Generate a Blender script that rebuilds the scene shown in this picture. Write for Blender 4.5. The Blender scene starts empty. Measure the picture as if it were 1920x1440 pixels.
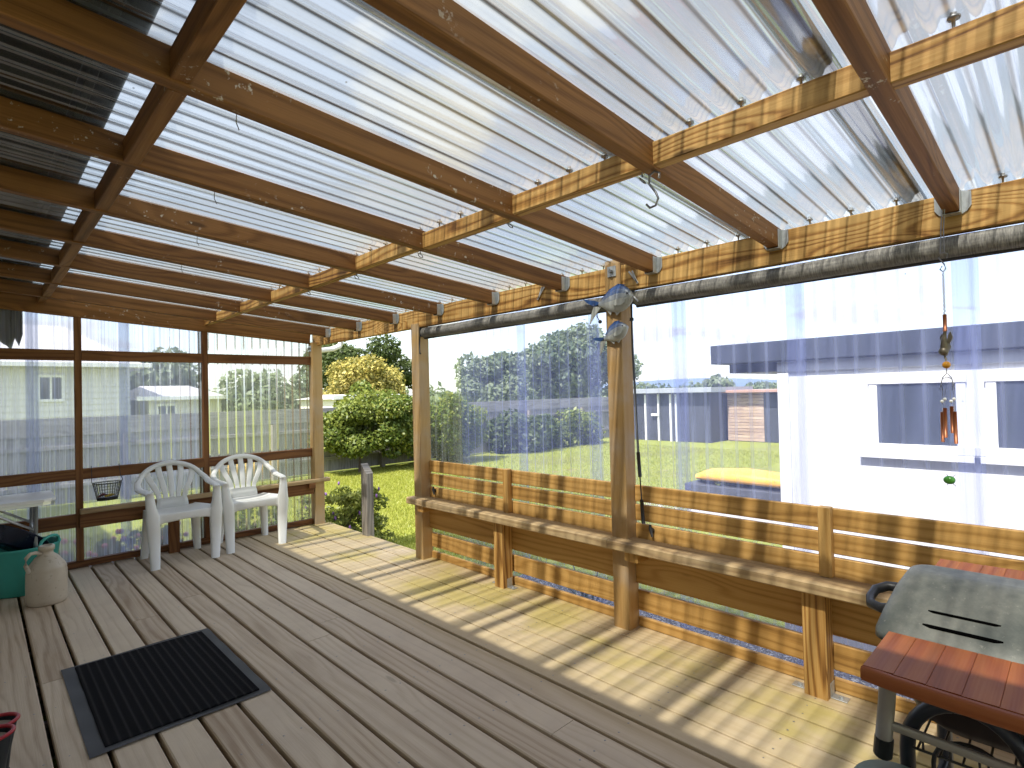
import bpy, math, random
import numpy as np
from mathutils import Vector, Matrix
random.seed(7); RNG = np.random.default_rng(7)
S = bpy.context.scene; COL = S.collection
PI = math.pi
V = Vector
G = -0.45                       # ground level below the deck

# ------------------------------------------------------------------ mesh builder
class MB:
    def __init__(s): s.v=[]; s.f=[]; s.uv=[]; s.r=[]; s.sm=[]
    def face(s, idx, uv, r, sm=False):
        s.f.append(idx); s.uv.extend(uv); s.r.extend([r]*len(idx)); s.sm.append(sm)
    def sweep(s, pts, secs, up=(0,0,1), n=10, sup=2.0, cap=True, smooth=True, r=None, closed=False, rot=0.0):
        """pts: path; secs: (half width, half height) per point or one pair"""
        pts=[V(p) for p in pts]; m=len(pts)
        if not isinstance(secs[0],(tuple,list)): secs=[secs]*m
        r = r or (random.random(),random.random())
        up=V(up); base=len(s.v); L=0; u0=random.random()*20; v0=random.random()*20; us=[]
        for i,p in enumerate(pts):
            a=pts[(i-1)%m] if (i>0 or closed) else p
            b=pts[(i+1)%m] if (i<m-1 or closed) else p
            t=(b-a)
            t=t.normalized() if t.length>1e-9 else V((0,0,1))
            x=t.cross(up)
            if x.length<1e-4: x=t.cross(V((0,1,0)))
            x.normalize(); y=x.cross(t).normalized()
            if i: L+=(p-pts[i-1]).length
            us.append(u0+L)
            w,h=secs[i]
            for k in range(n):
                q=2*PI*(k+.5)/n+rot
                c,d=math.cos(q),math.sin(q)
                cc=math.copysign(abs(c)**(2/sup),c); dd=math.copysign(abs(d)**(2/sup),d)
                s.v.append(p+x*(w*cc)+y*(h*dd))
        w,h=secs[0]; per=2*(w+h)*.9
        for i in range(m if closed else m-1):
            j=(i+1)%m
            ua,ub=us[i],(us[j] if j else us[i]+.02)
            for k in range(n):
                l=(k+1)%n
                va,vb=v0+per*k/n, v0+per*(k+1)/n
                s.face((base+i*n+k,base+j*n+k,base+j*n+l,base+i*n+l)[::-1],[(ua,va),(ub,va),(ub,vb),(ua,vb)][::-1],r,smooth)
        if cap and not closed:
            s.face(tuple(base+k for k in range(n)),[(u0,v0+per*k/n*.3) for k in range(n)],r)
            e=base+(m-1)*n
            s.face(tuple(e+k for k in range(n))[::-1],[(u0+.01,v0+per*k/n*.3) for k in range(n)][::-1],r)
        return s
    def tube(s, pts, rad, n=8, **k):
        return s.sweep(pts,(rad,rad) if not isinstance(rad,list) else [(q,q) for q in rad],n=n,**k)
    def plank(s, p0, p1, w, h, up=(0,0,1), ch=.003, r=None, bow=0):
        """rectangular timber with chamfered arrises; w across, h along up; faces carry length/girth uvs"""
        p0,p1=V(p0),V(p1); t=(p1-p0); L=t.length; t.normalize(); up=V(up)
        x=t.cross(up)
        if x.length<1e-4: x=t.cross(V((0,1,0)))
        x.normalize(); y=x.cross(t).normalized()
        a,b=w/2,h/2; ch=min(ch,a*.4,b*.4)
        sec=[(-a+ch,-b),(a-ch,-b),(a,-b+ch),(a,b-ch),(a-ch,b),(-a+ch,b),(-a,b-ch),(-a,-b+ch)]
        r=r or (random.random(),random.random()); u0=random.random()*30; v0=random.random()*30
        base=len(s.v)
        e=ch*.7
        rings=[(p0,1),(p0+t*L,1)]
        for (p,k) in rings:
            for (q,z) in sec: s.v.append(p+x*q*k+y*z*k)
        d=[0]
        for i in range(8):
            q=sec[i]; z=sec[(i+1)%8]; d.append(d[-1]+math.hypot(q[0]-z[0],q[1]-z[1]))
        for i in range(8):
            j=(i+1)%8
            s.face((base+i,base+j,base+8+j,base+8+i),[(u0,v0+d[i]),(u0,v0+d[i+1]),(u0+L,v0+d[i+1]),(u0+L,v0+d[i])],r)
        s.face(tuple(base+i for i in range(8))[::-1],[(u0+z*.15,v0+q) for q,z in sec][::-1],r)
        s.face(tuple(base+8+i for i in range(8)),[(u0+z*.15,v0+q) for q,z in sec],r)
        return s
    def box(s,x0,x1,y0,y1,z0,z1,**k):
        d=(x1-x0,y1-y0,z1-z0); c=((x0+x1)/2,(y0+y1)/2,(z0+z1)/2); a=d.index(max(d))
        if a==0: return s.plank((x0,c[1],c[2]),(x1,c[1],c[2]),d[1],d[2],**k)
        if a==1: return s.plank((c[0],y0,c[2]),(c[0],y1,c[2]),d[0],d[2],**k)
        return s.plank((c[0],c[1],z0),(c[0],c[1],z1),d[1],d[0],up=(1,0,0),**k)
    def lathe(s,prof,c=(0,0,0),n=28,smooth=True,sx=1,sy=1,tilt=None):
        c=V(c); base=len(s.v); r=(random.random(),random.random()); m=len(prof)
        for (q,z) in prof:
            for k in range(n):
                a=2*PI*k/n; p=V((q*math.cos(a)*sx,q*math.sin(a)*sy,z))
                if tilt: p=tilt@p
                s.v.append(c+p)
        for i in range(m-1):
            for k in range(n):
                l=(k+1)%n
                s.face((base+i*n+k,base+i*n+l,base+(i+1)*n+l,base+(i+1)*n+k),[(k/n,i/m),((k+1)/n,i/m),((k+1)/n,(i+1)/m),(k/n,(i+1)/m)],r,smooth)
        return s
    def ball(s,c,rx,ry=None,rz=None,n=12,m=8):
        ry=ry or rx; rz=rz or rx
        prof=[(max(1e-4,math.sin(PI*i/m))*rx,-math.cos(PI*i/m)*rz) for i in range(m+1)]
        return s.lathe(prof,c,n,sy=ry/rx)
    def poly(s,pts,thick,nrm,r=None):
        """flat outline with thickness"""
        pts=[V(p) for p in pts]; nr=V(nrm).normalized()*thick/2; r=r or (random.random(),random.random())
        b=len(s.v); n=len(pts)
        for p in pts: s.v.append(p+nr)
        for p in pts: s.v.append(p-nr)
        s.face(tuple(b+i for i in range(n)),[(p.x+p.y,p.z+p.y) for p in pts],r)
        s.face(tuple(b+n+i for i in range(n))[::-1],[(p.x+p.y,p.z+p.y) for p in pts][::-1],r)
        for i in range(n):
            j=(i+1)%n
            s.face((b+i,b+n+i,b+n+j,b+j),[(0,0),(.01,0),(.01,.1),(0,.1)],r)
        return s
    def grid(s,fn,nu,nv,uvfn=None,r=(0,0),smooth=True):
        b=len(s.v)
        for i in range(nu+1):
            for j in range(nv+1): s.v.append(V(fn(i/nu,j/nv)))
        uvfn=uvfn or (lambda a,c:(a,c))
        for i in range(nu):
            for j in range(nv):
                s.face((b+i*(nv+1)+j,b+(i+1)*(nv+1)+j,b+(i+1)*(nv+1)+j+1,b+i*(nv+1)+j+1),
                    [uvfn(i/nu,j/nv),uvfn((i+1)/nu,j/nv),uvfn((i+1)/nu,(j+1)/nv),uvfn(i/nu,(j+1)/nv)],r,smooth)
        return s
    def build(s,name,mat,parent=None,origin=None):
        o0=V(origin) if origin is not None else (V(parent['_o']) if parent is not None and '_o' in parent else V((0,0,0)))
        me=bpy.data.meshes.new(name)
        me.from_pydata([tuple(p-o0) for p in s.v],[],s.f)
        ul=me.uv_layers.new(name='UVMap'); ul.data.foreach_set('uv',np.array(s.uv,'f').ravel())
        rl=me.uv_layers.new(name='R'); rl.data.foreach_set('uv',np.array(s.r,'f').ravel())
        me.polygons.foreach_set('use_smooth',np.array(s.sm,bool))
        me.update(); me.validate()
        return link(name,me,mat,parent,o0 if parent is None else None)

def link(name,me,mat,parent=None,loc=None):
    if mat: me.materials.append(mat)
    o=bpy.data.objects.new(name,me); COL.objects.link(o)
    if parent is not None: o.parent=parent
    if loc is not None: o.location=loc
    if parent is not None and '_o' in parent: o['_o']=parent['_o']
    return o
def tag(o,label=None,cat=None,group=None,kind=None):
    if label: o['label']=label
    if cat: o['category']=cat
    if group: o['group']=group
    if kind: o['kind']=kind
    return o
def thing(name,label,cat,loc=(0,0,0),group=None,rz=0,local=False):
    o=bpy.data.objects.new(name,None); COL.objects.link(o); o.location=loc; o.rotation_euler=(0,0,rz)
    o.empty_display_size=.1
    o['_o']=(0,0,0) if local else tuple(float(q) for q in loc)
    return tag(o,label,cat,group)
def fast_mesh(name,verts,nper,uvR,mat,parent=None,loc=None,smooth=False):
    """verts: (F,nper,3) array of loose faces"""
    F=verts.shape[0]; me=bpy.data.meshes.new(name)
    me.vertices.add(F*nper); me.vertices.foreach_set('co',verts.astype('f').ravel())
    me.loops.add(F*nper); me.loops.foreach_set('vertex_index',np.arange(F*nper,dtype='i'))
    me.polygons.add(F); me.polygons.foreach_set('loop_start',np.arange(0,F*nper,nper,dtype='i'))
    me.polygons.foreach_set('loop_total',np.full(F,nper,'i'))
    ul=me.uv_layers.new(name='UVMap'); q=np.array([[0,0],[1,0],[1,1],[0,1]][:nper] if nper==4 else [[0,0],[1,0],[.5,1]],'f')
    ul.data.foreach_set('uv',np.tile(q,(F,1)).ravel())
    rl=me.uv_layers.new(name='R'); rl.data.foreach_set('uv',np.repeat(uvR.astype('f'),nper,axis=0).ravel())
    me.update(); me.validate()
    return link(name,me,mat,parent,loc)

# ------------------------------------------------------------------ node helper
class NT:
    def __init__(s,name):
        s.m=bpy.data.materials.new(name); s.m.use_nodes=True; s.t=s.m.node_tree; s.t.nodes.clear()
        s.out=s.t.nodes.new('ShaderNodeOutputMaterial')
    def n(s,typ,ins=None,**at):
        d=s.t.nodes.new('ShaderNode'+typ)
        for k,v in at.items(): setattr(d,k,v)
        for k,v in (ins or {}).items():
            i=d.inputs[k]
            if isinstance(v,bpy.types.NodeSocket): s.t.links.new(v,i)
            else: i.default_value=v
        return d
    def math(s,op,a,b=0.0,c=0.0,clamp=False):
        d=s.n('Math',{0:a,1:b,2:c},operation=op,use_clamp=clamp); return d.outputs[0]
    def ss(s,x,a,b):
        d=s.n('MapRange',{0:x,1:a,2:b,3:0.0,4:1.0},interpolation_type='SMOOTHSTEP'); return d.outputs[0]
    def mix(s,f,a,b,bt='MIX'):
        d=s.n('Mix',data_type='RGBA',blend_type=bt)
        for i,v in ((0,f),(6,a),(7,b)):
            if isinstance(v,bpy.types.NodeSocket): s.t.links.new(v,d.inputs[i])
            else: d.inputs[i].default_value=v if i==0 else (tuple(v)+(1,))[:4]
        return d.outputs[2]
    def uv(s,name='UVMap'):
        u=s.n('UVMap',uv_map=name); x=s.n('SeparateXYZ',{0:u.outputs[0]}); return x.outputs[0],x.outputs[1]
    def vec(s,x,y,z=0.0): return s.n('CombineXYZ',{0:x,1:y,2:z}).outputs[0]
    def noise(s,vec,scale=1,detail=3,rough=.5,dist=0):
        return s.n('TexNoise',{'Vector':vec,'Scale':scale,'Detail':detail,'Roughness':rough,'Distortion':dist}).outputs[0]
    def bsdf(s,col,rough=.6,metal=0,normal=None,spec=.5,**k):
        i={'Base Color':col if isinstance(col,bpy.types.NodeSocket) else (tuple(col)+(1,))[:4],'Roughness':rough,'Metallic':metal,'Specular IOR Level':spec}
        if normal is not None: i['Normal']=normal
        i.update(k); return s.n('BsdfPrincipled',i).outputs[0]
    def bump(s,h,strength=.3,dist=.002):
        return s.n('Bump',{'Height':h,'Strength':strength,'Distance':dist}).outputs[0]
    def done(s,sh): s.t.links.new(sh,s.out.inputs[0]); return s.m

def wood(name,dark,mid,light,rough=.65,knots=1.0,grey=None,stain_tint=None,ring=1.0,splat=0.0,bump=.35,uw=.7,fc=.45,tint=.24):
    N=NT(name); u,v=N.uv(); r1,r2=N.uv('R')
    off=N.math('MULTIPLY',r1,37.0)
    # knots
    kv=N.n('TexVoronoi',{'Vector':N.vec(N.math('MULTIPLY',u,1.3),N.math('MULTIPLY',v,5.0),off),'Scale':1.0},feature='F1')
    kd=kv.outputs['Distance']
    near=N.math('SUBTRACT',1.0,N.ss(kd,.05,.42))
    warp=N.noise(N.vec(N.math('MULTIPLY',u,uw),N.math('MULTIPLY',v,7.0),off),1,2)
    w=N.math('ADD',N.math('MULTIPLY',warp,2.6*ring),N.math('MULTIPLY',near,.9*knots))
    rings=N.math('ADD',N.math('MULTIPLY',v,34.0),N.math('MULTIPLY',w,3.2))
    sn=N.math('MULTIPLY_ADD',N.math('SINE',N.math('MULTIPLY',rings,4.2)),.5,.5)
    fine=N.noise(N.vec(N.math('MULTIPLY',u,5.0),N.math('MULTIPLY',v,260.0),off),1,3,.6)
    big=N.noise(N.vec(N.math('MULTIPLY',u,1.1),N.math('MULTIPLY',v,9.0),N.math('ADD',off,5.0)),1,3)
    a=N.math('ADD',N.math('MULTIPLY',N.math('POWER',sn,2.2),.42*ring),N.math('MULTIPLY_ADD',fine,fc,(.45-fc)*.5))
    a=N.math('ADD',a,N.math('MULTIPLY_ADD',big,.7,-.35))
    a=N.math('ADD',a,N.math('MULTIPLY_ADD',r2,tint,-tint/2))
    rp=N.n('ValToRGB',{0:a}); e=rp.color_ramp.elements
    e[0].position=.12; e[0].color=light+(1,); e[1].position=.85; e[1].color=dark+(1,)
    q=e.new(.46); q.color=mid+(1,)
    c=rp.outputs[0]
    kn=N.math('MULTIPLY',N.math('SUBTRACT',1.0,N.ss(kd,.035,.075)),.75*min(1,knots))
    c=N.mix(kn,c,tuple(x*.35 for x in dark))
    tc=N.n('TexCoord'); P=tc.outputs['Object']
    geo=N.n('NewGeometry').outputs['Position']
    if grey:
        gn=N.ss(N.noise(geo,3.0,4,.6),.35,.75)
        c=N.mix(N.math('MULTIPLY',gn,grey[1]),c,grey[0])
    if stain_tint:
        for (col,sc,lo,hi,amt,xm) in stain_tint:
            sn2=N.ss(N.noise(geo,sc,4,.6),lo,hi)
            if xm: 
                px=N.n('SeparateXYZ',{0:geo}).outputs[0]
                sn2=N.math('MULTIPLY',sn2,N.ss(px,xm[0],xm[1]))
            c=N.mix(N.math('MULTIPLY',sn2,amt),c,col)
    if splat:
        m=N.ss(N.noise(geo,30.0,3,.75),.60,.68); m2=N.ss(N.noise(geo,2.3,2),.54,.62)
        c=N.mix(N.math('MULTIPLY',N.math('MULTIPLY',m,m2),splat),c,(.62,.56,.46))
    hb=N.math('ADD',fine,N.math('MULTIPLY',sn,.5))
    rr=N.math('MULTIPLY_ADD',fine,.2,rough-.1)
    return N.done(N.bsdf(c,rr,normal=N.bump(hb,bump,.0015),spec=.3))

def plain(name,col,rough=.5,metal=0,var=.12,scale=30,spec=.5,bump=0,coat=0):
    N=NT(name); P=N.n('TexCoord').outputs['Object']
    f=N.noise(P,scale,4,.6)
    c=N.mix(f,tuple(x*(1-var) for x in col),tuple(min(1,x*(1+var)) for x in col))
    nm=N.bump(f,bump,.002) if bump else None
    r=N.math('MULTIPLY_ADD',f,.16,rough-.08)
    return N.done(N.bsdf(c,r,metal,nm,spec,**({'Coat Weight':coat} if coat else {})))

def sheet_mat(name,trans,milk,base,lines,stripe,dcol,streak=(3.0,60.0),gloss=.9,pitch=.076,lap=.085,laps=.45,trl=.65,broad=.0,vp=10.0,vd=.8,ld=.75):
    """clear corrugated plastic: transparent with a milky film, rib dirt, streaks (both painting refracted light bands) and a grimy side lap"""
    N=NT(name); u,v=N.uv(); r1,r2=N.uv('R'); off=N.math('MULTIPLY',r1,31.0)
    geo=N.n('NewGeometry').outputs['Position']
    s1=N.noise(N.vec(N.math('MULTIPLY',u,.35),N.math('MULTIPLY',v,streak[1]),off),1,2,.65)
    s3=N.noise(N.vec(N.math('MULTIPLY',u,.2),N.math('MULTIPLY',v,17.0),N.math('ADD',off,9.0)),1,2,.5)
    s2=N.noise(N.vec(N.math('MULTIPLY',u,streak[0]),N.math('MULTIPLY',v,18.0),off),1,4,.6)
    ph=N.math('MULTIPLY',v,2*PI/pitch)
    valley=N.math('POWER',N.math('MULTIPLY_ADD',N.math('SINE',ph),.5,.5),vp)  # rib lines: settled grime plus painted dark of the refracting flanks
    lp=N.math('SUBTRACT',1.0,N.ss(v,lap-.004,lap+.003))
    f=N.math('ADD',base,N.math('MULTIPLY',N.ss(s1,.46,.74),stripe))  # streaks in the film cast the light bands that refraction would make
    f=N.math('ADD',f,N.math('MULTIPLY',N.ss(s2,.45,.8),stripe*.5))
    f=N.math('ADD',f,N.math('MULTIPLY',N.ss(s3,.42,.68),stripe*broad))
    f=N.math('ADD',f,N.math('MULTIPLY',valley,lines))
    f=N.math('ADD',f,N.math('MULTIPLY',lp,laps))
    f=N.math('MINIMUM',f,.93)
    sp=N.n('TexVoronoi',{'Vector':geo,'Scale':14.0},feature='F1').outputs['Distance']
    speck=N.math('MULTIPLY',N.math('SUBTRACT',1.0,N.ss(sp,.03,.06)),.7)
    f=N.math('MAXIMUM',f,speck)
    gcol=N.mix(speck,milk,(.12,.1,.08))
    gcol=N.mix(N.math('MULTIPLY',N.math('ADD',N.math('MULTIPLY',valley,vd),N.math('MULTIPLY',lp,ld)),1.0,clamp=True),gcol,dcol)
    tr=N.n('BsdfTransparent',{0:trans+(1,)}).outputs[0]
    df=N.n('BsdfDiffuse',{0:gcol}).outputs[0]; tl=N.n('BsdfTranslucent',{0:gcol}).outputs[0]
    film=N.n('MixShader',{0:trl,1:df,2:tl}).outputs[0]
    body=N.n('MixShader',{0:f,1:tr,2:film}).outputs[0]
    fr=N.n('Fresnel',{'IOR':1.5}).outputs[0]
    gl=N.n('BsdfGlossy',{0:(.9,.92,.95,1),'Roughness':.12}).outputs[0]
    return N.done(N.n('MixShader',{0:N.math('MULTIPLY',fr,gloss),1:body,2:gl}).outputs[0])

def leaf_mat(name,c0,c1,c2=None,trl=.35):
    N=NT(name); r1,r2=N.uv('R')
    c=N.mix(r1,c0,c1)
    if c2: c=N.mix(N.ss(r2,.35,.6),c,c2)
    d=N.n('BsdfDiffuse',{0:c}).outputs[0]; t=N.n('BsdfTranslucent',{0:c}).outputs[0]
    g=N.n('BsdfGlossy',{0:(1,1,1,1),'Roughness':.45}).outputs[0]
    a=N.n('MixShader',{0:trl,1:d,2:t}).outputs[0]
    return N.done(N.n('MixShader',{0:.02,1:a,2:g}).outputs[0])

M={}
M['rafter']=wood('wood_rafter',(.085,.032,.008),(.195,.083,.022),(.295,.135,.04),.6,1.0,splat=.9,grey=((.17,.085,.035),.4),ring=.75,fc=.75)
M['beam']=wood('wood_beam',(.15,.062,.015),(.39,.20,.052),(.54,.325,.11),.6,1.4,ring=1.25,fc=.6)
M['bench']=wood('wood_bench',(.19,.09,.022),(.41,.222,.06),(.54,.32,.105),.6,.8,ring=.7)
M['post']=wood('wood_post',(.22,.115,.034),(.38,.22,.075),(.47,.30,.12),.65,.6,ring=.18,uw=.22,fc=.7,grey=((.41,.335,.26),.75))
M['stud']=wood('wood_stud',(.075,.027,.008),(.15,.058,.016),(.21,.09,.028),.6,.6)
M['seat']=wood('wood_seat',(.22,.14,.07),(.39,.262,.13),(.48,.345,.18),.7,.6,grey=((.34,.27,.18),.4))
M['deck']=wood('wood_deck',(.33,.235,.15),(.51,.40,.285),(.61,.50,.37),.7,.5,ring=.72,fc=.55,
    tint=.55,grey=((.46,.365,.275),.5),stain_tint=[((.40,.35,.04),1.5,.46,.64,.75,(1.85,2.1)),((.50,.375,.17),.9,.1,.5,.5,(1.6,1.95)),((.13,.10,.08),5.0,.68,.78,.35,None)],bump=.5)  # middle entry: warmer tone towards the side wall
M['greywood']=wood('wood_grey',(.13,.115,.1),(.24,.215,.19),(.33,.30,.27),.8,.5)
M['roofsheet']=sheet_mat('roof_plastic',(.60,.615,.605),(.32,.34,.33),.05,.62,.22,(.018,.02,.017),gloss=.34,laps=.46,ld=.97,broad=1.2,vp=20.0,vd=1.6,trl=.5)
M['wallsheet']=sheet_mat('wall_plastic_violet',(.90,.92,1.0),(.48,.555,1.0),.215,.15,.07,(.55,.61,1.0),pitch=.076,laps=.03,gloss=.4,trl=.5)
M['wallclear']=sheet_mat('wall_plastic_clear',(.93,.97,.93),(.6,.64,.58),.10,.12,.16,(.55,.58,.62),laps=.08,gloss=.6,trl=.5)
M['backsheet']=sheet_mat('back_plastic',(.88,.91,1.0),(.68,.71,.86),.30,.10,.34,(.56,.62,.88),streak=(2.0,85.0),laps=.10,gloss=.6,trl=.6)
M['backclear']=sheet_mat('back_plastic_clear',(.93,.96,.92),(.68,.70,.60),.24,.10,.34,(.5,.5,.42),streak=(2.0,85.0),laps=.2,gloss=.6,trl=.6)
M['galv']=plain('galvanised_steel',(.50,.52,.52),.45,.7,.25,60)
M['steel']=plain('dull_steel',(.28,.28,.28),.4,.8,.2,50)
M['black']=plain('black_plastic',(.018,.018,.02),.45,0,.3)
M['blacktube']=plain('black_enamel_tube',(.022,.026,.036),.3,0,.3)
M['white_plastic']=plain('white_plastic',(.74,.74,.71),.42,0,.05,12,coat=.1)
M['white_paint']=plain('white_paint',(.80,.80,.78),.55,0,.04,8)
M['offwhite']=plain('cream_paint',(.70,.69,.64),.6,0,.05,6)
M['dark_fascia']=plain('dark_fascia',(.035,.042,.06),.5,0,.2,5)
M['dark_soffit']=plain('dark_soffit',(.012,.012,.015),.6,0,.2,5)
M['glass_dark']=plain('window_glass',(.05,.06,.08),.08,0,.2,3,spec=.8)
M['grey_fence']=wood('wood_fence',(.17,.165,.165),(.26,.25,.25),(.34,.33,.33),.85,.4)
M['concrete']=plain('concrete',(.42,.40,.37),.9,0,.15,14,bump=.3)

# ------------------------------------------------------------------ camera
cam=bpy.data.cameras.new('camera'); co=bpy.data.objects.new('camera',cam); COL.objects.link(co)
yaw,pit,rol,foc=0.769996214,0.0157137928,-0.0247397096,1038.37416
f=V((math.sin(yaw)*math.cos(pit),math.cos(yaw)*math.cos(pit),math.sin(pit)))
r=V((math.cos(yaw),-math.sin(yaw),0)); u=r.cross(f)
c_,s_=math.cos(rol),math.sin(rol); r2=c_*r+s_*u; u2=-s_*r+c_*u
co.matrix_world=Matrix(((r2.x,u2.x,-f.x,0),(r2.y,u2.y,-f.y,0),(r2.z,u2.z,-f.z,1.28),(0,0,0,1)))
cam.sensor_width=36; cam.lens=foc/1920*36; cam.clip_start=.02; cam.clip_end=3000
S.camera=co

# ------------------------------------------------------------------ sky and sun
sd=V((.677,.095,-1.0)).normalized()         # direction the sunlight travels
el=math.asin(-sd.z); az=math.atan2(-sd.x,-sd.y)
w=bpy.data.worlds.new('World'); S.world=w; w.use_nodes=True; T=w.node_tree; T.nodes.clear()
def wn(t,**a):
    d=T.nodes.new('ShaderNode'+t)
    for k,v in a.items(): setattr(d,k,v)
    return d
sky=wn('TexSky',sky_type='NISHITA'); sky.sun_disc=False; sky.sun_elevation=el; sky.sun_rotation=az; sky.air_density=1.0; sky.dust_density=1.2
tc=wn('TexCoord'); sep=wn('SeparateXYZ'); T.links.new(tc.outputs['Generated'],sep.inputs[0])
def wm(op,a,b=0,c=0,clamp=False):
    d=wn('Math',operation=op,use_clamp=clamp)
    for i,v in enumerate((a,b,c)):
        if isinstance(v,bpy.types.NodeSocket): T.links.new(v,d.inputs[i])
        else: d.inputs[i].default_value=v
    return d.outputs[0]
zz=wm('ADD',wm('MAXIMUM',sep.outputs[2],0.0),.16)
cv=wn('CombineXYZ'); T.links.new(wm('DIVIDE',sep.outputs[0],zz),cv.inputs[0]); T.links.new(wm('DIVIDE',sep.outputs[1],zz),cv.inputs[1]); cv.inputs[2].default_value=3.7
nz=wn('TexNoise'); T.links.new(cv.outputs[0],nz.inputs['Vector']); nz.inputs['Scale'].default_value=1.25; nz.inputs['Detail'].default_value=7; nz.inputs['Roughness'].default_value=.55; nz.inputs['Distortion'].default_value=.25
mr=wn('MapRange',interpolation_type='SMOOTHSTEP'); T.links.new(nz.outputs[0],mr.inputs[0]); mr.inputs[1].default_value=.47; mr.inputs[2].default_value=.64
low=wn('MapRange',interpolation_type='SMOOTHSTEP'); T.links.new(sep.outputs[2],low.inputs[0]); low.inputs[1].default_value=.42; low.inputs[2].default_value=.02; low.inputs[3].default_value=0; low.inputs[4].default_value=.62
cm=wm('MAXIMUM',wm('MAXIMUM',mr.outputs[0],low.outputs[0]),.52,clamp=True)
cloud=wn('Mix',data_type='RGBA'); T.links.new(nz.outputs[0],cloud.inputs[0]); cloud.inputs[6].default_value=(4.5,4.45,4.25,1); cloud.inputs[7].default_value=(2.8,2.9,3.05,1)
mx=wn('Mix',data_type='RGBA'); T.links.new(cm,mx.inputs[0]); T.links.new(sky.outputs[0],mx.inputs[6]); 
glow=wn('Mix',data_type='RGBA',blend_type='MIX'); T.links.new(low.outputs[0],glow.inputs[0]); T.links.new(cloud.outputs[2],glow.inputs[6]); glow.inputs[7].default_value=(2.55,2.6,2.75,1)
T.links.new(glow.outputs[2],mx.inputs[7])
bg=wn('Background'); T.links.new(mx.outputs[2],bg.inputs[0]); bg.inputs[1].default_value=.12
wo=wn('OutputWorld'); T.links.new(bg.outputs[0],wo.inputs[0])
sl=bpy.data.lights.new('sun','SUN'); sl.energy=2.6; sl.angle=math.radians(.8); sl.color=(1,.95,.86)
so=bpy.data.objects.new('sun',sl); COL.objects.link(so); so.rotation_euler=sd.to_track_quat('-Z','Y').to_euler(); so.location=(0,0,20)

# ------------------------------------------------------------------ setting: ground, lawn, path, hills
def ground_mat():
    N=NT('lawn_soil'); P=N.n('NewGeometry').outputs['Position']
    a=N.noise(P,.35,5,.6); b=N.noise(P,9,5,.7); c=N.noise(P,60,3,.7)
    col=N.mix(N.ss(b,.3,.7),(.20,.245,.035),(.33,.34,.075))
    col=N.mix(N.ss(a,.5,.72),col,(.20,.20,.065))
    col=N.mix(N.ss(N.noise(P,1.1,4,.7),.60,.74),col,(.30,.24,.13))
    return N.done(N.bsdf(col,.95,normal=N.bump(c,.8,.02),spec=.1))
def sheet(name,x0,x1,y0,y1,z,mat,nx=1,ny=1):
    b=MB(); b.grid(lambda a,c:(x0+(x1-x0)*a,y0+(y1-y0)*c,z),nx,ny,smooth=False)
    return tag(b.build(name,mat),kind='structure')
sheet('ground',-400,600,-300,700,G,ground_mat())
def gravel_mat():
    N=NT('chip_seal'); P=N.n('NewGeometry').outputs['Position']
    vv=N.n('TexVoronoi',{'Vector':P,'Scale':85.0},feature='F1'); cr=N.n('SeparateColor',{0:vv.outputs['Color']}).outputs[0]
    col=N.mix(N.ss(cr,.55,.95),(.07,.068,.072),(.42,.41,.40))
    return N.done(N.bsdf(col,.85,normal=N.bump(vv.outputs['Distance'],.7,.01)))
sheet('gravel_path',2.55,4.02,-4,3.75,G+.004,gravel_mat())
sheet('concrete_path',6.6,9.4,-2,4.7,G+.008,M['concrete'])
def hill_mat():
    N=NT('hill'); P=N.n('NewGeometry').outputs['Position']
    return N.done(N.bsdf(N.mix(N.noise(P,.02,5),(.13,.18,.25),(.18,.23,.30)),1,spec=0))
b=MB()
b.grid(lambda a,c:(300+260*c, 420-700*a, G-1+ (1-abs(2*c-1))*(9+3*math.sin(a*9)+1.5*math.sin(a*23+1))*.9),60,6)
tag(b.build('hills',hill_mat()),kind='structure')

# grass blades near the deck
def grass(n,x0,x1,y0,y1,h,name,skip=None):
    x=RNG.uniform(x0,x1,n); y=RNG.uniform(y0,y1,n)
    if skip is not None: k=~skip(x,y); x,y=x[k],y[k]; n=len(x)
    a=RNG.uniform(0,2*PI,n); hh=h*RNG.uniform(.5,1.2,n); wd=.004+.004*RNG.random(n)
    lean=RNG.normal(0,.5,(n,2))*hh[:,None]
    p=np.zeros((n,3,3)); cx,sx=np.cos(a)*wd,np.sin(a)*wd
    p[:,0]=np.stack([x-cx,y-sx,np.full(n,G)],1); p[:,1]=np.stack([x+cx,y+sx,np.full(n,G)],1)
    p[:,2]=np.stack([x+lean[:,0],y+lean[:,1],G+hh],1)
    return p,RNG.random((n,2))
gm=leaf_mat('grass_blade',(.27,.31,.04),(.46,.46,.10),trl=.45)
P1,R1=grass(90000,2.62,8.5,3.9,11.8,.045,'g'); P2,R2=grass(26000,-.6,2.5,5.6,9.0,.06,'g'); P3,R3=grass(40000,4.1,15,4.8,11,.05,'g')
tag(fast_mesh('lawn_grass',np.concatenate([P1,P2,P3]),3,np.concatenate([R1,R2,R3]),gm),'short sunny lawn grass around the deck','grass',kind='stuff')

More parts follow.
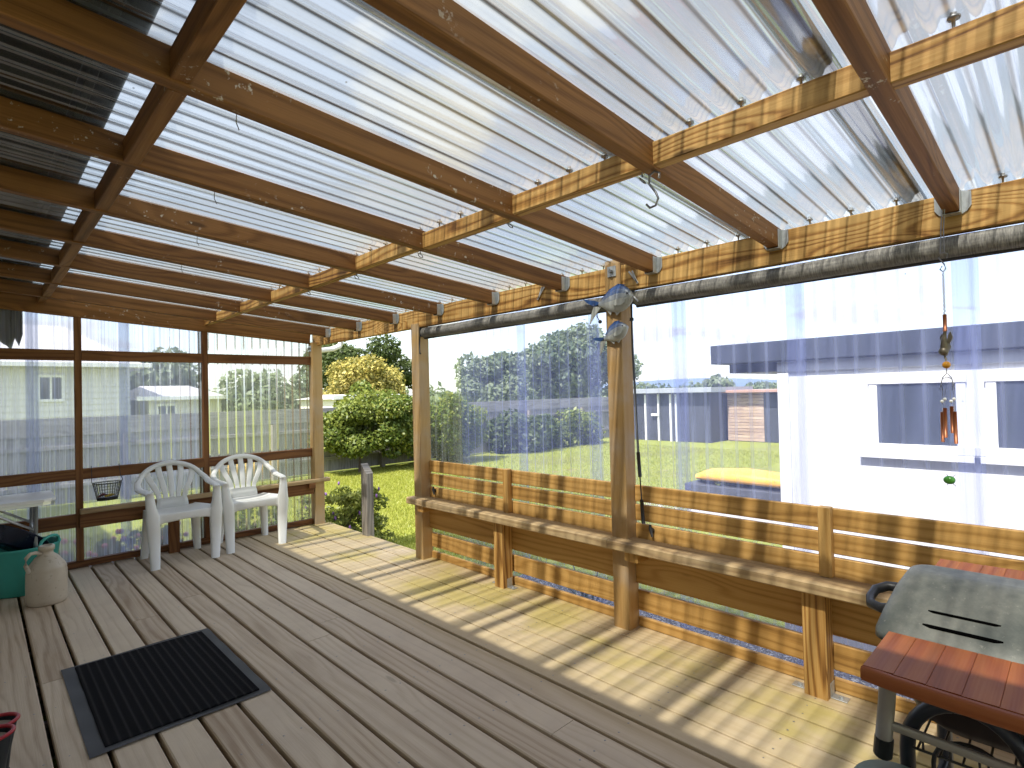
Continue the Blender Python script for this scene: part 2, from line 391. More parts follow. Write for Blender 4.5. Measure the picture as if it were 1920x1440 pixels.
# ------------------------------------------------------------------ foliage
def leaves(cl,n,size,flat=.25,aspect=1.6):
    """cl: list of (cx,cy,cz,rx,ry,rz); leaf quads mostly near each clump's surface"""
    out=[];R=[]
    tot=sum(c[3]*c[4] for c in cl)
    for c in cl:
        k=max(20,int(n*c[3]*c[4]/tot))
        d=RNG.normal(size=(k,3)); d/=np.linalg.norm(d,axis=1)[:,None]
        rad=RNG.uniform(.35,1.0,k)**.45*RNG.normal(1,.07,k)
        p=np.array(c[:3])+d*rad[:,None]*np.array(c[3:6])
        nrm=d*.6+RNG.normal(size=(k,3))*.6+np.array([0,0,.35]); nrm/=np.linalg.norm(nrm,axis=1)[:,None]
        t=np.cross(nrm,RNG.normal(size=(k,3))); t/=np.linalg.norm(t,axis=1)[:,None]
        b2=np.cross(nrm,t); s=size*RNG.uniform(.6,1.3,k)
        a=t*s[:,None]*aspect/2; q=b2*s[:,None]/2
        out.append(np.stack([p-a,p+q*.9,p+a,p-q*.9],1))
        sh=np.full(k,RNG.random()); R.append(np.stack([np.clip(RNG.normal(.5,.25,k)+(sh-.5)*.5,0,1),RNG.random(k)],1))
    return np.concatenate(out),np.concatenate(R)
def clumps(c,rx,ry,rz,n,rs,seed,bottom=-.6):
    g=np.random.default_rng(seed); out=[]
    while len(out)<n:
        if bottom<-5: d=g.uniform(-1,1,3)*np.array([1,1,1]); k=1.0
        else: d=g.normal(size=3); d/=np.linalg.norm(d); k=g.uniform(.35,.95)
        if d[2]*k<bottom: continue
        s=rs*g.uniform(.65,1.35)
        out.append((c[0]+d[0]*rx*k,c[1]+d[1]*ry*k,c[2]+d[2]*rz*k,s,s,s*.8))
    return out
bark=plain('bark',(.12,.085,.06),.9,0,.3,12,bump=.5)
def tree(name,label,cat,x,y,ztop,zbot,rx,mat,nclump,nleaf,size,seed,group=None,ry=None,rs=None,limbs=5,bottom=-.6,tr=.1):
    t=thing(name,label,cat,(x,y,G),group)
    rz=(ztop-zbot)/2; c=(x,y,(ztop+zbot)/2); ry=ry or rx
    cl=clumps(c,rx,ry,rz,nclump,rs or rx*.34,seed,bottom)
    p,R=leaves(cl,nleaf,size)
    p-=np.array([x,y,G])
    fast_mesh('crown',p,4,R,mat,t)
    b=MB(); g=random.Random(seed)
    b.tube([(x,y,G-.05),(x+.05*rx,y,(G+c[2])*.5),(x-.03*rx,y+.02,c[2]+rz*.3)],[tr*1.2,tr,tr*.45])
    for k in range(limbs):
        q=cl[g.randrange(len(cl))]
        z0=G+(c[2]-G)*g.uniform(.35,.9)
        b.tube([(x,y,z0),((x+q[0])/2,(y+q[1])/2,(z0+q[2])/2+.1*rz),q[:3]],[tr*.5,tr*.32,tr*.1],n=6)
    b.build('trunk',bark,t)
    return t
L_dark=leaf_mat('leaf_dark',(.045,.07,.02),(.11,.145,.04)); L_yel=leaf_mat('leaf_yellow',(.50,.41,.09),(.68,.60,.22),(.20,.19,.04))
L_mid=leaf_mat('leaf_mid',(.075,.12,.02),(.25,.28,.05)); L_mid2=leaf_mat('leaf_hedge',(.06,.10,.018),(.30,.31,.06),(.11,.16,.03)); L_lime=leaf_mat('leaf_lime',(.12,.17,.03),(.26,.28,.05)); L_con=leaf_mat('leaf_conifer',(.12,.165,.095),(.25,.29,.16))
tree('garden_tree','bushy tree covered in pale yellow blossom behind the garden hedge','tree',10.0,18,2.66,.7,1.55,L_yel,46,22000,.075,3,rs=.46,bottom=-.75)
tree('garden_tree','tall dark green tree rising behind the yellow flowering tree','tree',13.7,26,4.55,.9,2.3,L_dark,40,24000,.13,5,rs=.8)
tree('garden_tree','rounded dark tree to the right of the yellow one, top cut by the post','tree',16.2,26.5,3.5,.5,1.7,L_dark,26,14000,.13,6,rs=.6)
tree('garden_tree','rounded grey green tree seen through the ribbed sheet left of the fish','tree',18.3,20,3.4,.2,2.1,L_con,40,9000,.16,8,rs=.65)
tree('garden_tree','tall wide tree seen through the ribbed sheet directly behind the fish','tree',24.4,20,4.7,.2,3.4,L_con,54,14000,.2,9,rs=.95)
tree('garden_tree','pale leafy tree above the grey fence beyond the seat in the corner','tree',7.6,20,2.35,.4,1.5,L_con,36,7000,.15,10,rs=.5)
tree('garden_tree','dark conifer behind the pale bungalow roof left of the white chairs','tree',5.3,27,3.35,.4,2.4,L_con,36,8000,.2,11,rs=.75)
tree('garden_tree','small tree behind the end of the dark shed near the white garage','tree',26,12.5,2.0,-.2,1.2,L_con,20,4000,.16,13,rs=.4)
tree('garden_tree','light green shrub tree just over the fence by the corner post','tree',8.6,15.2,1.6,.2,.9,L_lime,24,5000,.09,12,rs=.34)
hed=[(6.35,11.55,1.12,.2,11),(7.5,11.6,1.32,.1,22),(8.6,11.3,1.2,.0,23)]
tree('hedge_bush','dark leafy shrub over the grey fence beside the corner post','shrub',6.25,11.5,.98,.15,.85,L_mid,46,22000,.055,20,rs=.27,tr=.03,limbs=9,bottom=-9,ry=.4)
tree('hedge_bush','large dense shrub with bare pale stems at the lawn edge','shrub',7.7,11.3,1.12,.0,1.0,L_mid2,60,26000,.055,21,rs=.29,tr=.03,limbs=12,bottom=-9,ry=.55)
tree('hedge_bush','clipped green shrub behind the clear sheet beside the middle post','shrub',8.75,11.1,1.2,-.45,.75,L_mid,34,14000,.055,22,rs=.3,tr=.03,bottom=-1)
tree('hedge_bush','low shaded shrub against the far fence behind the violet sheet','shrub',11.7,11.5,.75,-.45,1.3,L_dark,34,7000,.09,23,rs=.42,tr=.03,bottom=-1,ry=.6)
tree('hedge_bush','low sunny topped shrub near the fence end behind the violet sheet','shrub',14.1,11.5,.68,-.45,1.2,L_mid,30,6000,.09,24,rs=.4,tr=.03,bottom=-1,ry=.6)
L_bush=leaf_mat('leaf_bush',(.12,.16,.025),(.36,.38,.09)); 
t=tree('flower_bush','yellow green bush with a few purple flowers beside the deck','shrub',2.95,5.75,.22,-.40,.36,L_bush,80,7000,.03,30,rs=.085,tr=.012,limbs=12,bottom=-9)
N=NT('petal_purple'); pm=N.done(N.bsdf((.22,.10,.33),.7)); N=NT('petal_pink'); pk=N.done(N.bsdf((.62,.16,.17),.7))
for k in range(26):
    a=random.random()*2*PI; q=random.uniform(.2,.43); z=random.uniform(-.25,.28)
    MB().ball((2.95+math.cos(a)*q,5.75+math.sin(a)*q,z),.014,.014,.024,6,4).build('flower',pm,t)
tree('flower_bush','lime green bush outside the clear sheet by the corner post','shrub',2.15,6.5,.22,-.45,.45,L_lime,36,6000,.04,31,rs=.17,tr=.012,bottom=-1)
for k,(x,y,lb) in enumerate([(.55,5.95,'low pink flowered plant outside the sheet beside the teal tub'),(.95,6.0,'low pink flowered plant outside the sheet left of the grey chair legs'),(1.28,6.02,'low plant with pink flowers outside the sheet behind the left white chair')]):
    t=tree('flowering_plant',lb,'plant',x,y,.12,-.45,.2,L_mid,18,1500,.035,40+k,'pink flowers in the bed behind the end wall',rs=.09,tr=.008,bottom=-1)
    for q in range(10): MB().ball((x+random.uniform(-.17,.17),y+random.uniform(-.2,.1),random.uniform(-.02,.14)),.024,n=7,m=5).build('flower',pk,t)

cl=[]; g=np.random.default_rng(5)
for k in range(70):
    x=g.uniform(12,150); cl.append((x,70+g.uniform(-4,10)-.15*x,g.uniform(-.2,.6),g.uniform(2,4.5),2,g.uniform(1.2,2.6)))
cl+= [(95+g.uniform(-4,4),y,g.uniform(0,.8),2.5,g.uniform(2,4),g.uniform(1,2.2)) for y in np.arange(4,60,2.6)]
p,R=leaves(cl,16000,.55); p[:,:,2]=np.maximum(p[:,:,2],G)
tag(fast_mesh('far_treeline',p,4,R,L_con),'low far-off line of trees along the horizon','trees',kind='stuff')
# ------------------------------------------------------------------ fences and buildings beyond
def fence(name,label,x0,x1,y,zt,band=True,post_side=-1):
    t=thing(name,label,'fence',(x0,y,G))
    b=MB(); x=x0
    while x<x1:
        b.box(x,x+.145,y-.009,y+.009,G+.03,zt-(.30 if band else 0),ch=.002); x+=.15
    b.build('palings',M['grey_fence'],t)
    if band:
        b=MB(); x=x0
        while x<x1: b.box(x,min(x+3.6,x1)-.004,y-.03,y+.012,zt-.31,zt,ch=.002); x+=3.6
        b.build('top_board',M['grey_fence'],t)
    b=MB()
    for z in (G+.3,G+.95): b.box(x0,x1,y-.055,y-.012,z,z+.07)
    b.build('rail',M['grey_fence'],t)
    x=x0+1.1
    while x<x1: 
        MB().box(x,x+.1,y-.16,y-.06,G-.02,zt-.32).build('post',M['greywood'],t); x+=2.6
    return t
fence('grey_fence','long grey timber paling fence across the end of the garden',-7,17.4,12.1,1.04)
# dark garage block at the end of the lawn
dk=plain('dark_cladding',(.05,.055,.07),.7,0,.25,3)
t=thing('garden_shed','long dark shed with pale door trims at the far end of the lawn','shed',(16.5,9.3,G))
MB().box(16.5,19,8.15,11.0,G,1.14,ch=.01).build('wall',dk,t)
MB().box(16.2,19.3,7.95,11.2,1.14,1.30,ch=.01).build('roof',plain('shed_roof_trim',(.34,.36,.38),.5),t)
for y in (10.45,9.95,9.5,9.3):
    MB().box(16.44,16.5,y-.03,y+.03,G,1.1).build('door_trim',M['white_paint'],t)
MB().box(16.40,16.44,9.9,10.2,.38,.46).build('handle',M['white_paint'],t)
t=thing('lean_to_shed','low brown slatted lean-to at the far end of the lawn beside the white shed','shed',(17.5,7.2,G))
br=wood('wood_leanto',(.2,.13,.09),(.38,.27,.2),(.5,.38,.28),.8,.5)
b=MB()
for k in range(16): b.box(17.5,17.53,6.9,8.05,G+.02+k*.098,G+.11+k*.098,ch=.002)
b.build('slat_wall',br,t)
MB().box(17.54,19.5,5.6,8.05,G,1.08,ch=.01).build('wall',dk,t)
MB().box(17.2,19.8,5.5,8.15,1.1,1.19,ch=.01).build('roof',plain('rust_roof',(.42,.25,.19),.6),t)
# far neighbours' houses over the fence
def weatherboards(b,x0,x1,y,z0,z1,st=.17,d=.02):
    z=z0
    while z<z1-.01:
        q=min(z+st,z1); b.poly([(x0,y-d,z),(x1,y-d,z),(x1,y,q),(x0,y,q)],.012,(0,-1,0)); z+=st
roofm=plain('pale_roof',(.47,.45,.44),.8,0,.1,4)
def house(name,label,x0,x1,y0,y1,z1,ridge,wins,hip=1.2,eave=.45):
    t=thing(name,label,'house',(x0,y0,G))
    b=MB(); b.box(x0,x1,y0,y1,G,z1,ch=.01); weatherboards(b,x0,x1,y0-.004,G,z1); b.build('wall',M['offwhite'],t)
    e=eave; b=MB(); ym=(y0+y1)/2
    A=[(x0-e,y0-e,z1),(x1+e,y0-e,z1),(x1+e,y1+e,z1),(x0-e,y1+e,z1)]; Rr=[(x0+hip,ym,ridge),(x1-hip,ym,ridge)]
    base=len(b.v)
    for p in A+Rr: b.v.append(V(p))
    for q in ((0,1,5,4),(1,2,5),(2,3,4,5),(3,0,4),(3,2,1,0)): b.face(tuple(base+i for i in q),[(0,0)]*len(q),(0,0))
    b.build('roof',roofm,t)
    MB().box(x0-e-.03,x1+e+.03,y0-e-.09,y0-e-.003,z1-.02,z1+.11,ch=.01).build('gutter',M['white_paint'],t)
    for (wx0,wx1,wz0,wz1) in wins:
        f=MB(); 
        for (a,b2,c,d) in ((wx0-.07,wx1+.07,wz1,wz1+.08),(wx0-.07,wx1+.07,wz0-.08,wz0),(wx0-.07,wx0,wz0,wz1),(wx1,wx1+.07,wz0,wz1),((wx0+wx1)/2-.025,(wx0+wx1)/2+.025,wz0,wz1)):
            f.box(a,b2,y0-.08,y0-.025,c,d)
        fo=f.build('window',M['white_paint'],t)
        MB().box(wx0,wx1,y0-.05,y0-.022,wz0,wz1).build('pane',M['glass_dark'],fo)
    return t
house('neighbour_house','white weatherboard house with pale hipped roof beyond the fence at far left',-6,3.35,20,28,2.32,3.9,[(1.28,1.74,1.42,2.02),(-1.2,.2,1.3,2.0)])
house('neighbour_house','low cream house with pale roof beyond the fence behind the left chair',3.9,6.0,20.4,26,1.33,1.84,[(4.15,4.6,.55,1.13)],hip=.3,eave=.35)
house('neighbour_house','small white roofed shed just showing above the garden hedge',7.7,9.6,15.5,18,1.22,1.36,[],hip=.2,eave=.15)
# the white garage alongside
t=thing('white_garage','white garage with dark fascia and white framed windows beside the deck','garage',(4.0,1.5,G))
MB().box(4.0,8.0,-6,1.46,G,1.45,ch=.006).build('wall',M['white_paint'],t)
MB().box(3.978,4.0,-6,1.47,1.375,1.449,ch=.004).build('frieze',plain('grey_frieze',(.55,.56,.58),.6),t)
MB().box(3.985,4.0,1.40,1.475,G,1.37,ch=.004).build('corner_board',M['white_paint'],t)
b=MB(); b.box(3.925,3.95,-6.3,1.92,1.452,1.59,ch=.004); b.box(3.955,8.3,1.895,1.92,1.452,1.59,ch=.004); b.build('fascia',M['dark_fascia'],t)
MB().box(3.952,8.2,-6.2,1.89,1.453,1.468,ch=.003).build('soffit',M['dark_soffit'],t)
MB().box(3.96,8.25,-6.25,1.89,1.47,1.575,ch=.01).build('roof',M['dark_fascia'],t)
MB().box(4.10,8.2,1.465,1.86,1.385,1.45,ch=.003).build('side_beam',M['dark_fascia'],t)
for (ya,yb) in ((.505,.885),(-.08,.33),(-1.6,-.6)):
    f=MB(); z0,z1=.915,1.275
    f.box(3.975,4.0,ya-.05,yb+.05,z1,z1+.045); f.box(3.965,4.0,ya-.08,yb+.08,z0-.05,z0); f.box(3.98,4.0,ya-.045,ya,z0,z1); f.box(3.98,4.0,yb,yb+.045,z0,z1)
    fo=f.build('window',M['white_paint'],t)
    MB().box(3.987,3.998,ya,yb,z0,z1).build('pane',M['glass_dark'],fo)
    MB().box(3.96,4.0,ya-.1,yb+.1,z0-.09,z0-.052).build('sill',M['white_paint'],fo)
# raised bed and yellow bundle beyond the sheet
t=thing('raised_bed','dark timber raised garden bed standing beside the white garage','garden bed',(8.2,3.6,G))
MB().box(7.9,8.7,2.6,4.35,G,-.19,ch=.01).build('planter_box',dk,t)
cl=clumps((8.3,3.6,-.17),.3,.6,.12,12,.1,77,-.2); p,R=leaves(cl,1500,.05); p-=np.array([8.2,3.6,G]); fast_mesh('foliage',p,4,R,L_mid,t)
yb=MB(); yb.sweep([(8.25,2.75,-.1),(8.25,3.0,-.07),(8.25,3.6,-.05),(8.25,4.1,-.07),(8.25,4.3,-.12)],[(.1,.05),(.28,.09),(.32,.1),(.28,.08),(.1,.04)],n=14,sup=3)
tag(yb.build('yellow_bundle',plain('yellow_cover',(.75,.40,.05),.55,0,.25,6)),'bright yellow orange covered bundle lying on the dark raised bed','bundle')

# ------------------------------------------------------------------ our own house (the side the camera stands by)
t=thing('own_house','house wall and dark roof eave above the near side of the deck','house',(-.5,2,0))
MB().box(-.75,-.55,-4,11.9,-.45,2.22,ch=.004).build('wall',M['offwhite'],t)  # stretch past the deck end is added, unseen, to shade the lawn
b=MB(); b.box(-.6,.22,-4,5.9,2.222,2.240,ch=.002); b.build('soffit',M['dark_soffit'],t)
b=MB(); b.box(.225,.25,-4,5.9,2.178,2.31,ch=.003); b.build('fascia',M['dark_fascia'],t)
b=MB(); b.tube([(.285,-4,2.214),(.285,5.9,2.214)],.034,n=10); b.build('gutter',M['dark_fascia'],t)
b=MB(); base=0
b.poly([(.34,-4,2.28),(.34,5.9,2.28),(-3.5,5.9,3.3),(-3.5,-4,3.3)],.03,(0.26,0,1)); b.build('roof',M['dark_fascia'],t)

# ------------------------------------------------------------------ deck
b=MB(); k=0; x=.2-.148*5+.006
YB=5.56
joints={3:1.7,5:3.35,8:3.9,10:4.1,12:2.87,13:3.05,14:1.42,15:3.2,2:3.1,7:.9,11:.45}
while x<2.56:
    gap=.016 if x<1.75 else .0095
    x1=x+.148-gap
    if x1>2.55: x1=2.602
    z=-.0225+random.uniform(-.0012,.0012)
    jy=joints.get(k,None); tint=lambda:(random.random(),random.random())
    yl=YB
    if jy is None: b.plank(((x+x1)/2,-2.2,z),((x+x1)/2,yl,z),x1-x,.045,ch=.0045 if x<1.75 else .0022,r=tint())
    else:
        b.plank(((x+x1)/2,-2.2,z),((x+x1)/2,jy-.001,z),x1-x,.045,ch=.0045 if x<1.75 else .0022,r=tint())
        b.plank(((x+x1)/2,jy+.001,z+.0008),((x+x1)/2,yl,z+.0008),x1-x,.045,ch=.0045 if x<1.75 else .0022,r=tint())
    x+=.148; k+=1
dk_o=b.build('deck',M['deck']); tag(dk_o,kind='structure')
b=MB()
for y in np.arange(-1.9,5.6,.45): b.box(-.5,2.54,y-.022,y+.022,-.20,-.047)
b.box(2.545,2.58,3.72,5.52,-.22,-.05); b.box(-.5,2.54,5.50,5.54,-.22,-.047)
tag(b.build('deck_joists',M['greywood']),kind='structure')

b=MB(); xx=.2-.148*5+.006
for k in range(21):
    for y in np.arange(-1.0,5.5,.45):
        for q in (.03,.105):
            b.lathe([(.0042,.0006),(.003,.0011),(.0001,.0012)],(xx+q+random.uniform(-.004,.004),y+random.uniform(-.006,.006),.0),7)
    xx+=.148
tag(b.build('deck_nails',M['steel']),kind='structure')
# ------------------------------------------------------------------ posts
def post(x,y,z0,z1,label,name='timber_post',mat='post',cat='post',group='posts holding the patio roof',wash=False):
    t=thing(name,label,cat,(x,y,z0),group)
    MB().box(x-.05,x+.05,y-.05,y+.05,z0,z1,ch=.004).build('shaft',M[mat],t)
    if wash:
        w=MB().box(x-.056,x-.0505,y-.027,y+.027,z1-.09,z1-.034,ch=.001); o=w.build('washer',M['galv'],t)
        b=MB().tube([(x-.056,y,z1-.062),(x-.075,y,z1-.062)],.011,n=6,smooth=False); b.build('bolt',M['steel'],t)
    return t
post(2.535,1.762,.0,1.985,'brown roof post in front of the bench, two metal fish on it',wash=True)
post(2.535,3.652,.0,1.84,'brown roof post at the left end of the long bench')
post(2.50,5.46,.0,1.84,'brown roof post in the far corner beside the short seat',wash=True)
post(2.535,-1.35,.0,1.985,'brown roof post behind the barbecue, near end of the wall')
t=thing('newel_post','short grey weathered post with sloped top at the open deck edge','post',(2.575,4.64,G))
b=MB(); b.plank((2.60,4.64,G),(2.60,4.64,.60),.10,.072,up=(1,0,0),ch=.004)
for i in range(8,16):
    v=b.v[i]; v.z=.60+(.055 if v.y>4.64 else 0)-(.03 if v.y<4.6 else 0)
b.build('shaft',M['greywood'],t)

# ------------------------------------------------------------------ patio roof
SL=.08
def zb(x): return 1.873+SL*(2.49-x)      # underside of the rafters
RY=[.305+.605*i for i in range(-3,9)]
t=thing('patio_roof','timber framed patio roof with clear corrugated plastic sheets','patio roof',(1.2,2,1.8))
RD=.085
for y in RY:
    o=MB().plank((-.5,y,zb(-.5)+RD/2),(2.497,y,zb(2.497)+RD/2),.045,RD,ch=.003).build('rafter',M['rafter'],t)
    h=MB(); zc=zb(2.47)
    for s in (-1,1):
        h.box(2.455,2.4965,y+s*.0245-.0012,y+s*.0245+.0012,zc-.004,zc+.075,ch=.0004)
        h.poly([(2.4945,y+s*.0235,zc+.078),(2.4945,y+s*.0235,zc-.006),(2.4945,y+s*.040,zc+.004),(2.4945,y+s*.052,zc+.022),(2.4945,y+s*.052,zc+.07)],.002,(1,0,0))
    h.box(2.455,2.4965,y-.026,y+.026,zc-.0065,zc-.0035,ch=.0004)
    h.build('joist_hanger',M['galv'],o)
# end rafter on the end wall
MB().plank((-.5,5.478,1.872+.068*(2.42+.5)+.02),(2.45,5.478,1.872+.02-.068*.03),.045,.125,ch=.003).build('end_rafter',M['rafter'],t)
# blocking rows
for x in (.365,1.50):
    for i in range(len(RY)):
        y0=RY[i]+.0228; y1=(RY[i+1]-.0228) if i<len(RY)-1 else 5.455
        dz=random.uniform(-.004,.004); dx=random.uniform(-.006,.006)
        MB().plank((x+dx,y0,zb(x)+.039+dz),(x+dx,y1,zb(x)+.039+dz),.045,.072,ch=.003).build('blocking',M['beam'] if x>1 else M['rafter'],t)
MB().plank((2.522,-2.1,1.88),(2.522,5.52,1.88),.046,.140,ch=.003).build('beam',M['beam'],t)
# sheets
def rsheet(y0,y1,dz,seed):
    pitch=.076; n=int(round((y1-y0)/pitch*10)); x0,x1=-.42,2.66; nx=4
    xs=[x0+(x1-x0)*i/nx for i in range(nx+1)]
    b=MB()
    b.grid(lambda a,c:(x0+(x1-x0)*a, y0+(y1-y0)*c, zb(x0+(x1-x0)*a)+RD+.010+dz+.008*math.sin((y0+(y1-y0)*c)*2*PI/pitch)),nx,n,
        uvfn=lambda a,c:(a*(x1-x0)+seed*3.1,c*(y1-y0)),r=(seed*.137%1,.5))
    return b.build('roof_sheet',M['roofsheet'],t)
ys=[.993+.608*i for i in range(-5,8)]
for i,y0 in enumerate(ys):
    y1=min(y0+.608+.076,5.62)
    if y0<5.5: rsheet(y0,y1,.0015*(i%2),i+1)
# screws in the crests over the blocking and beam
b=MB(); 
for x in (1.505,2.52):
    y=-1.7
    while y<5.5:
        yy=round(y/.152)*.152+.019
        z=zb(x)+RD+.019
        b.lathe([(.0001,z+.012),(.006,z+.012),(.006,z+.004),(.013,z+.003),(.013,z-.002),(.004,z-.003),(.003,z-.022)],(x,yy,0),8); y+=.152
b.build('roof_screws',M['steel'],t)
# small hooks fixed under the blocking and rafters
def eye(x,y,z,r=.011,name='screw_eye',mat='steel'):
    b=MB(); b.tube([(x,y,z+.006),(x,y,z-.008)],.0022,n=6)
    b.tube([(x+r*math.sin(a),y+r*math.cos(a)*.8,z-.008-r+r*math.cos(a)) for a in np.linspace(0,2*PI,15)[:-1]],.002,n=6,closed=True,up=(1,.2,.1))
    return b.build(name,M[mat],t)
for y in (RY[6]+.02,RY[7]+.02,RY[8]+.02,RY[5]+.02,RY[4]+.03): eye(1.50,y,zb(1.5)-.002)
for (x,y) in ((.50,1.51),(.62,2.12),(.72,2.725),(.80,3.33)):
    b=MB(); z=zb(x); b.tube([(x,y+.02,z+.012),(x,y+.028,z-.02),(x+.008,y+.03,z-.038)],.0014,n=6); b.build('wire_hook',M['steel'],t)
# S hook on the nearest eye
y=RY[4]+.004; z=zb(1.5)-.018
b=MB(); b.tube([(1.50,y-.032,z-.012),(1.50,y-.034,z+.004),(1.50,y-.018,z+.014),(1.50,y+.000,z+.006),(1.50,y+.002,z-.02),(1.50,y-.02,z-.052),(1.50,y-.028,z-.072),(1.50,y-.018,z-.092),(1.50,y+.002,z-.094),(1.50,y+.014,z-.08)][::1],.0036,n=8,up=(1,0,0))
o=b.build('s_hook',M['steel'],origin=(1.5,y,z)); 
tag(o,'bent steel S-hook hanging from the roof blocking','hook')

# ------------------------------------------------------------------ end wall (far left)
yw=5.478
t=thing('end_wall','end wall of brown timber framing clad in milky corrugated sheet','wall',(1.0,yw,0))
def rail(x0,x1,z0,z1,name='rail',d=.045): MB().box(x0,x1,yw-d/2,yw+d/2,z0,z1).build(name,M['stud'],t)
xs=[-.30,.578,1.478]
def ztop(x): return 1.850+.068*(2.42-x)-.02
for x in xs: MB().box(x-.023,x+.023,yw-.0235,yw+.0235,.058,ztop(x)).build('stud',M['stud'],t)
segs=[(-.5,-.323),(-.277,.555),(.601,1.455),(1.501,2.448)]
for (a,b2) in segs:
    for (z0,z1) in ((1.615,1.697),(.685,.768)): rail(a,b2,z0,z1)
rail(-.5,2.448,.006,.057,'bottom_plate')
rail(-.5,.555,.318,.422,'low_rail')
ywo=yw+.035
def esheet(x0,x1,mat,seed,z0,z1a,z1b):
    pitch=.076; n=int((x1-x0)/pitch*8); b=MB()
    b.grid(lambda a,c:(x0+(x1-x0)*c, ywo+.008*math.sin((x0+(x1-x0)*c)*2*PI/pitch)+.0015*(seed%2), z0+((z1a+(z1b-z1a)*c)-z0)*a),4,n,uvfn=lambda a,c:(a*1.9+seed*2.3,c*(x1-x0)),r=(seed*.213%1,.5))
    b.build('plastic_sheet',M[mat],t)
for k,(x0,x1,mt) in enumerate([(-.55,.345,'backsheet'),(.27,.925,'backsheet'),(.85,1.505,'backsheet'),(1.43,2.56,'backclear')]):
    esheet(x0,x1,mt,k+1,-.03,1.95+.068*(2.42-x0),1.95+.068*(2.42-x1))
cl=NT('flap_grey'); u,v=cl.uv(); 
shade=cl.done(cl.bsdf(cl.mix(cl.noise(cl.n('TexCoord').outputs['Object'],60,3),(.06,.06,.06),(.16,.155,.15)),.9))
b=MB(); n=14; b.grid(lambda a,c:(-.05+.31*c, ywo+.022+.01*math.sin(c*11), 2.08-(.42-.10*c+.05*math.sin(c*23)*math.sin(c*7)+(.03 if int(c*n)%2 else -.02))*a),8,n); 
tag(b.build('frayed_flap',shade),'dark grey cloth with frayed edge hanging outside the end wall','flap')  # dark grey wavy strip with a ragged lower edge
# ------------------------------------------------------------------ short corner bench
t=thing('corner_bench','narrow plank bench on the end wall behind the white chairs','bench',(1.5,5.4,0))
MB().box(.575,2.60,5.385,5.453,.425,.462,ch=.005).build('seat',M['seat'],t)
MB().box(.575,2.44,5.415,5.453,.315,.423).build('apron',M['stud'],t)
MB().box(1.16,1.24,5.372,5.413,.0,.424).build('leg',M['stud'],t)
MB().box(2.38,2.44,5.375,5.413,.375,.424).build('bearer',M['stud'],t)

# ------------------------------------------------------------------ long bench with back
t=thing('long_bench','long slatted timber bench fixed along the sheeted side wall','bench',(2.5,1.5,0))
for (y0,y1) in ((1.796,3.71),(-2.0,1.793)):
    MB().box(2.415,2.555,y0,y1,.435,.485,ch=.006).build('seat',M['seat'],t)
gaps=[(1.815,3.60),(-1.3,1.709)]
for (y0,y1) in gaps:
    for (z0,z1) in ((.466,.558),(.574,.660),(.676,.763)): MB().box(2.566,2.59,y0,y1,z0,z1,ch=.003).build('back_board',M['bench'],t)
    for (z0,z1) in ((.002,.053),(.088,.198)): MB().box(2.572,2.596,y0,y1,z0,z1,ch=.003).build('kick_board',M['bench'],t)
    MB().box(2.556,2.60,y0,y1,.238,.433,ch=.003).build('apron',M['stud'] if 0 else M['bench'],t)
for y in (2.69,.765,-.6):
    MB().box(2.518,2.564,y-.024,y+.024,.487,.772,ch=.005).build('stile',M['bench'],t)
angle=lambda y,s:None
for y in (2.715,.80,-.6):
    l=MB().box(2.468,2.556,y-.045,y+.045,.0,.434,ch=.004).build('leg',M['beam'],t)
    for s in (-1,1):
        b=MB(); b.box(2.50,2.545,y+s*.0465-.0015,y+s*.0465+.0015,.0025,.058,ch=.0005); b.box(2.50,2.545,min(y+s*.048,y+s*.105),max(y+s*.048,y+s*.105),.0015,.0045,ch=.0005)
        b.lathe([(.008,.0045),(.008,.011),(.0001,.012)],(2.522,y+s*.078,0),6,smooth=False); b.build('angle_bracket',M['galv'],t)
for y in (3.56,1.66,): MB().box(2.44,2.554,y-.04,y+.04,.385,.434,ch=.004).build('bearer',M['bench'],t)
# ------------------------------------------------------------------ side wall sheets
t=thing('side_wall','side wall of violet tinted corrugated plastic sheets behind the bench','wall',(2.63,1,0))
def wsheet(y0,y1,mat,seed):
    pitch=.076; n=int((y1-y0)/pitch*8); b=MB()
    b.grid(lambda a,c:(2.635+.008*math.sin((y0+(y1-y0)*c)*2*PI/pitch)+.0015*(seed%2), y0+(y1-y0)*c, -.04+1.87*a),4,n,uvfn=lambda a,c:(a*1.87+seed*2.3,c*(y1-y0)),r=(seed*.173%1,.5))
    b.build('plastic_sheet',M[mat],t)
edges=[-2.0,-1.43,-.85,-.27,.335,.93,1.495,2.05,2.655,3.28]
for k,y0 in enumerate(edges):
    y1=edges[k+1]+.0 if k<len(edges)-1 else None
    if y1 is None: wsheet(3.28,3.70,'wallclear',k+1)
    else: wsheet(y0-.08,y1,'wallsheet',k+1)
MB().box(2.605,2.626,-1.3,3.70,1.76,1.81).build('top_rail',M['stud'],t)

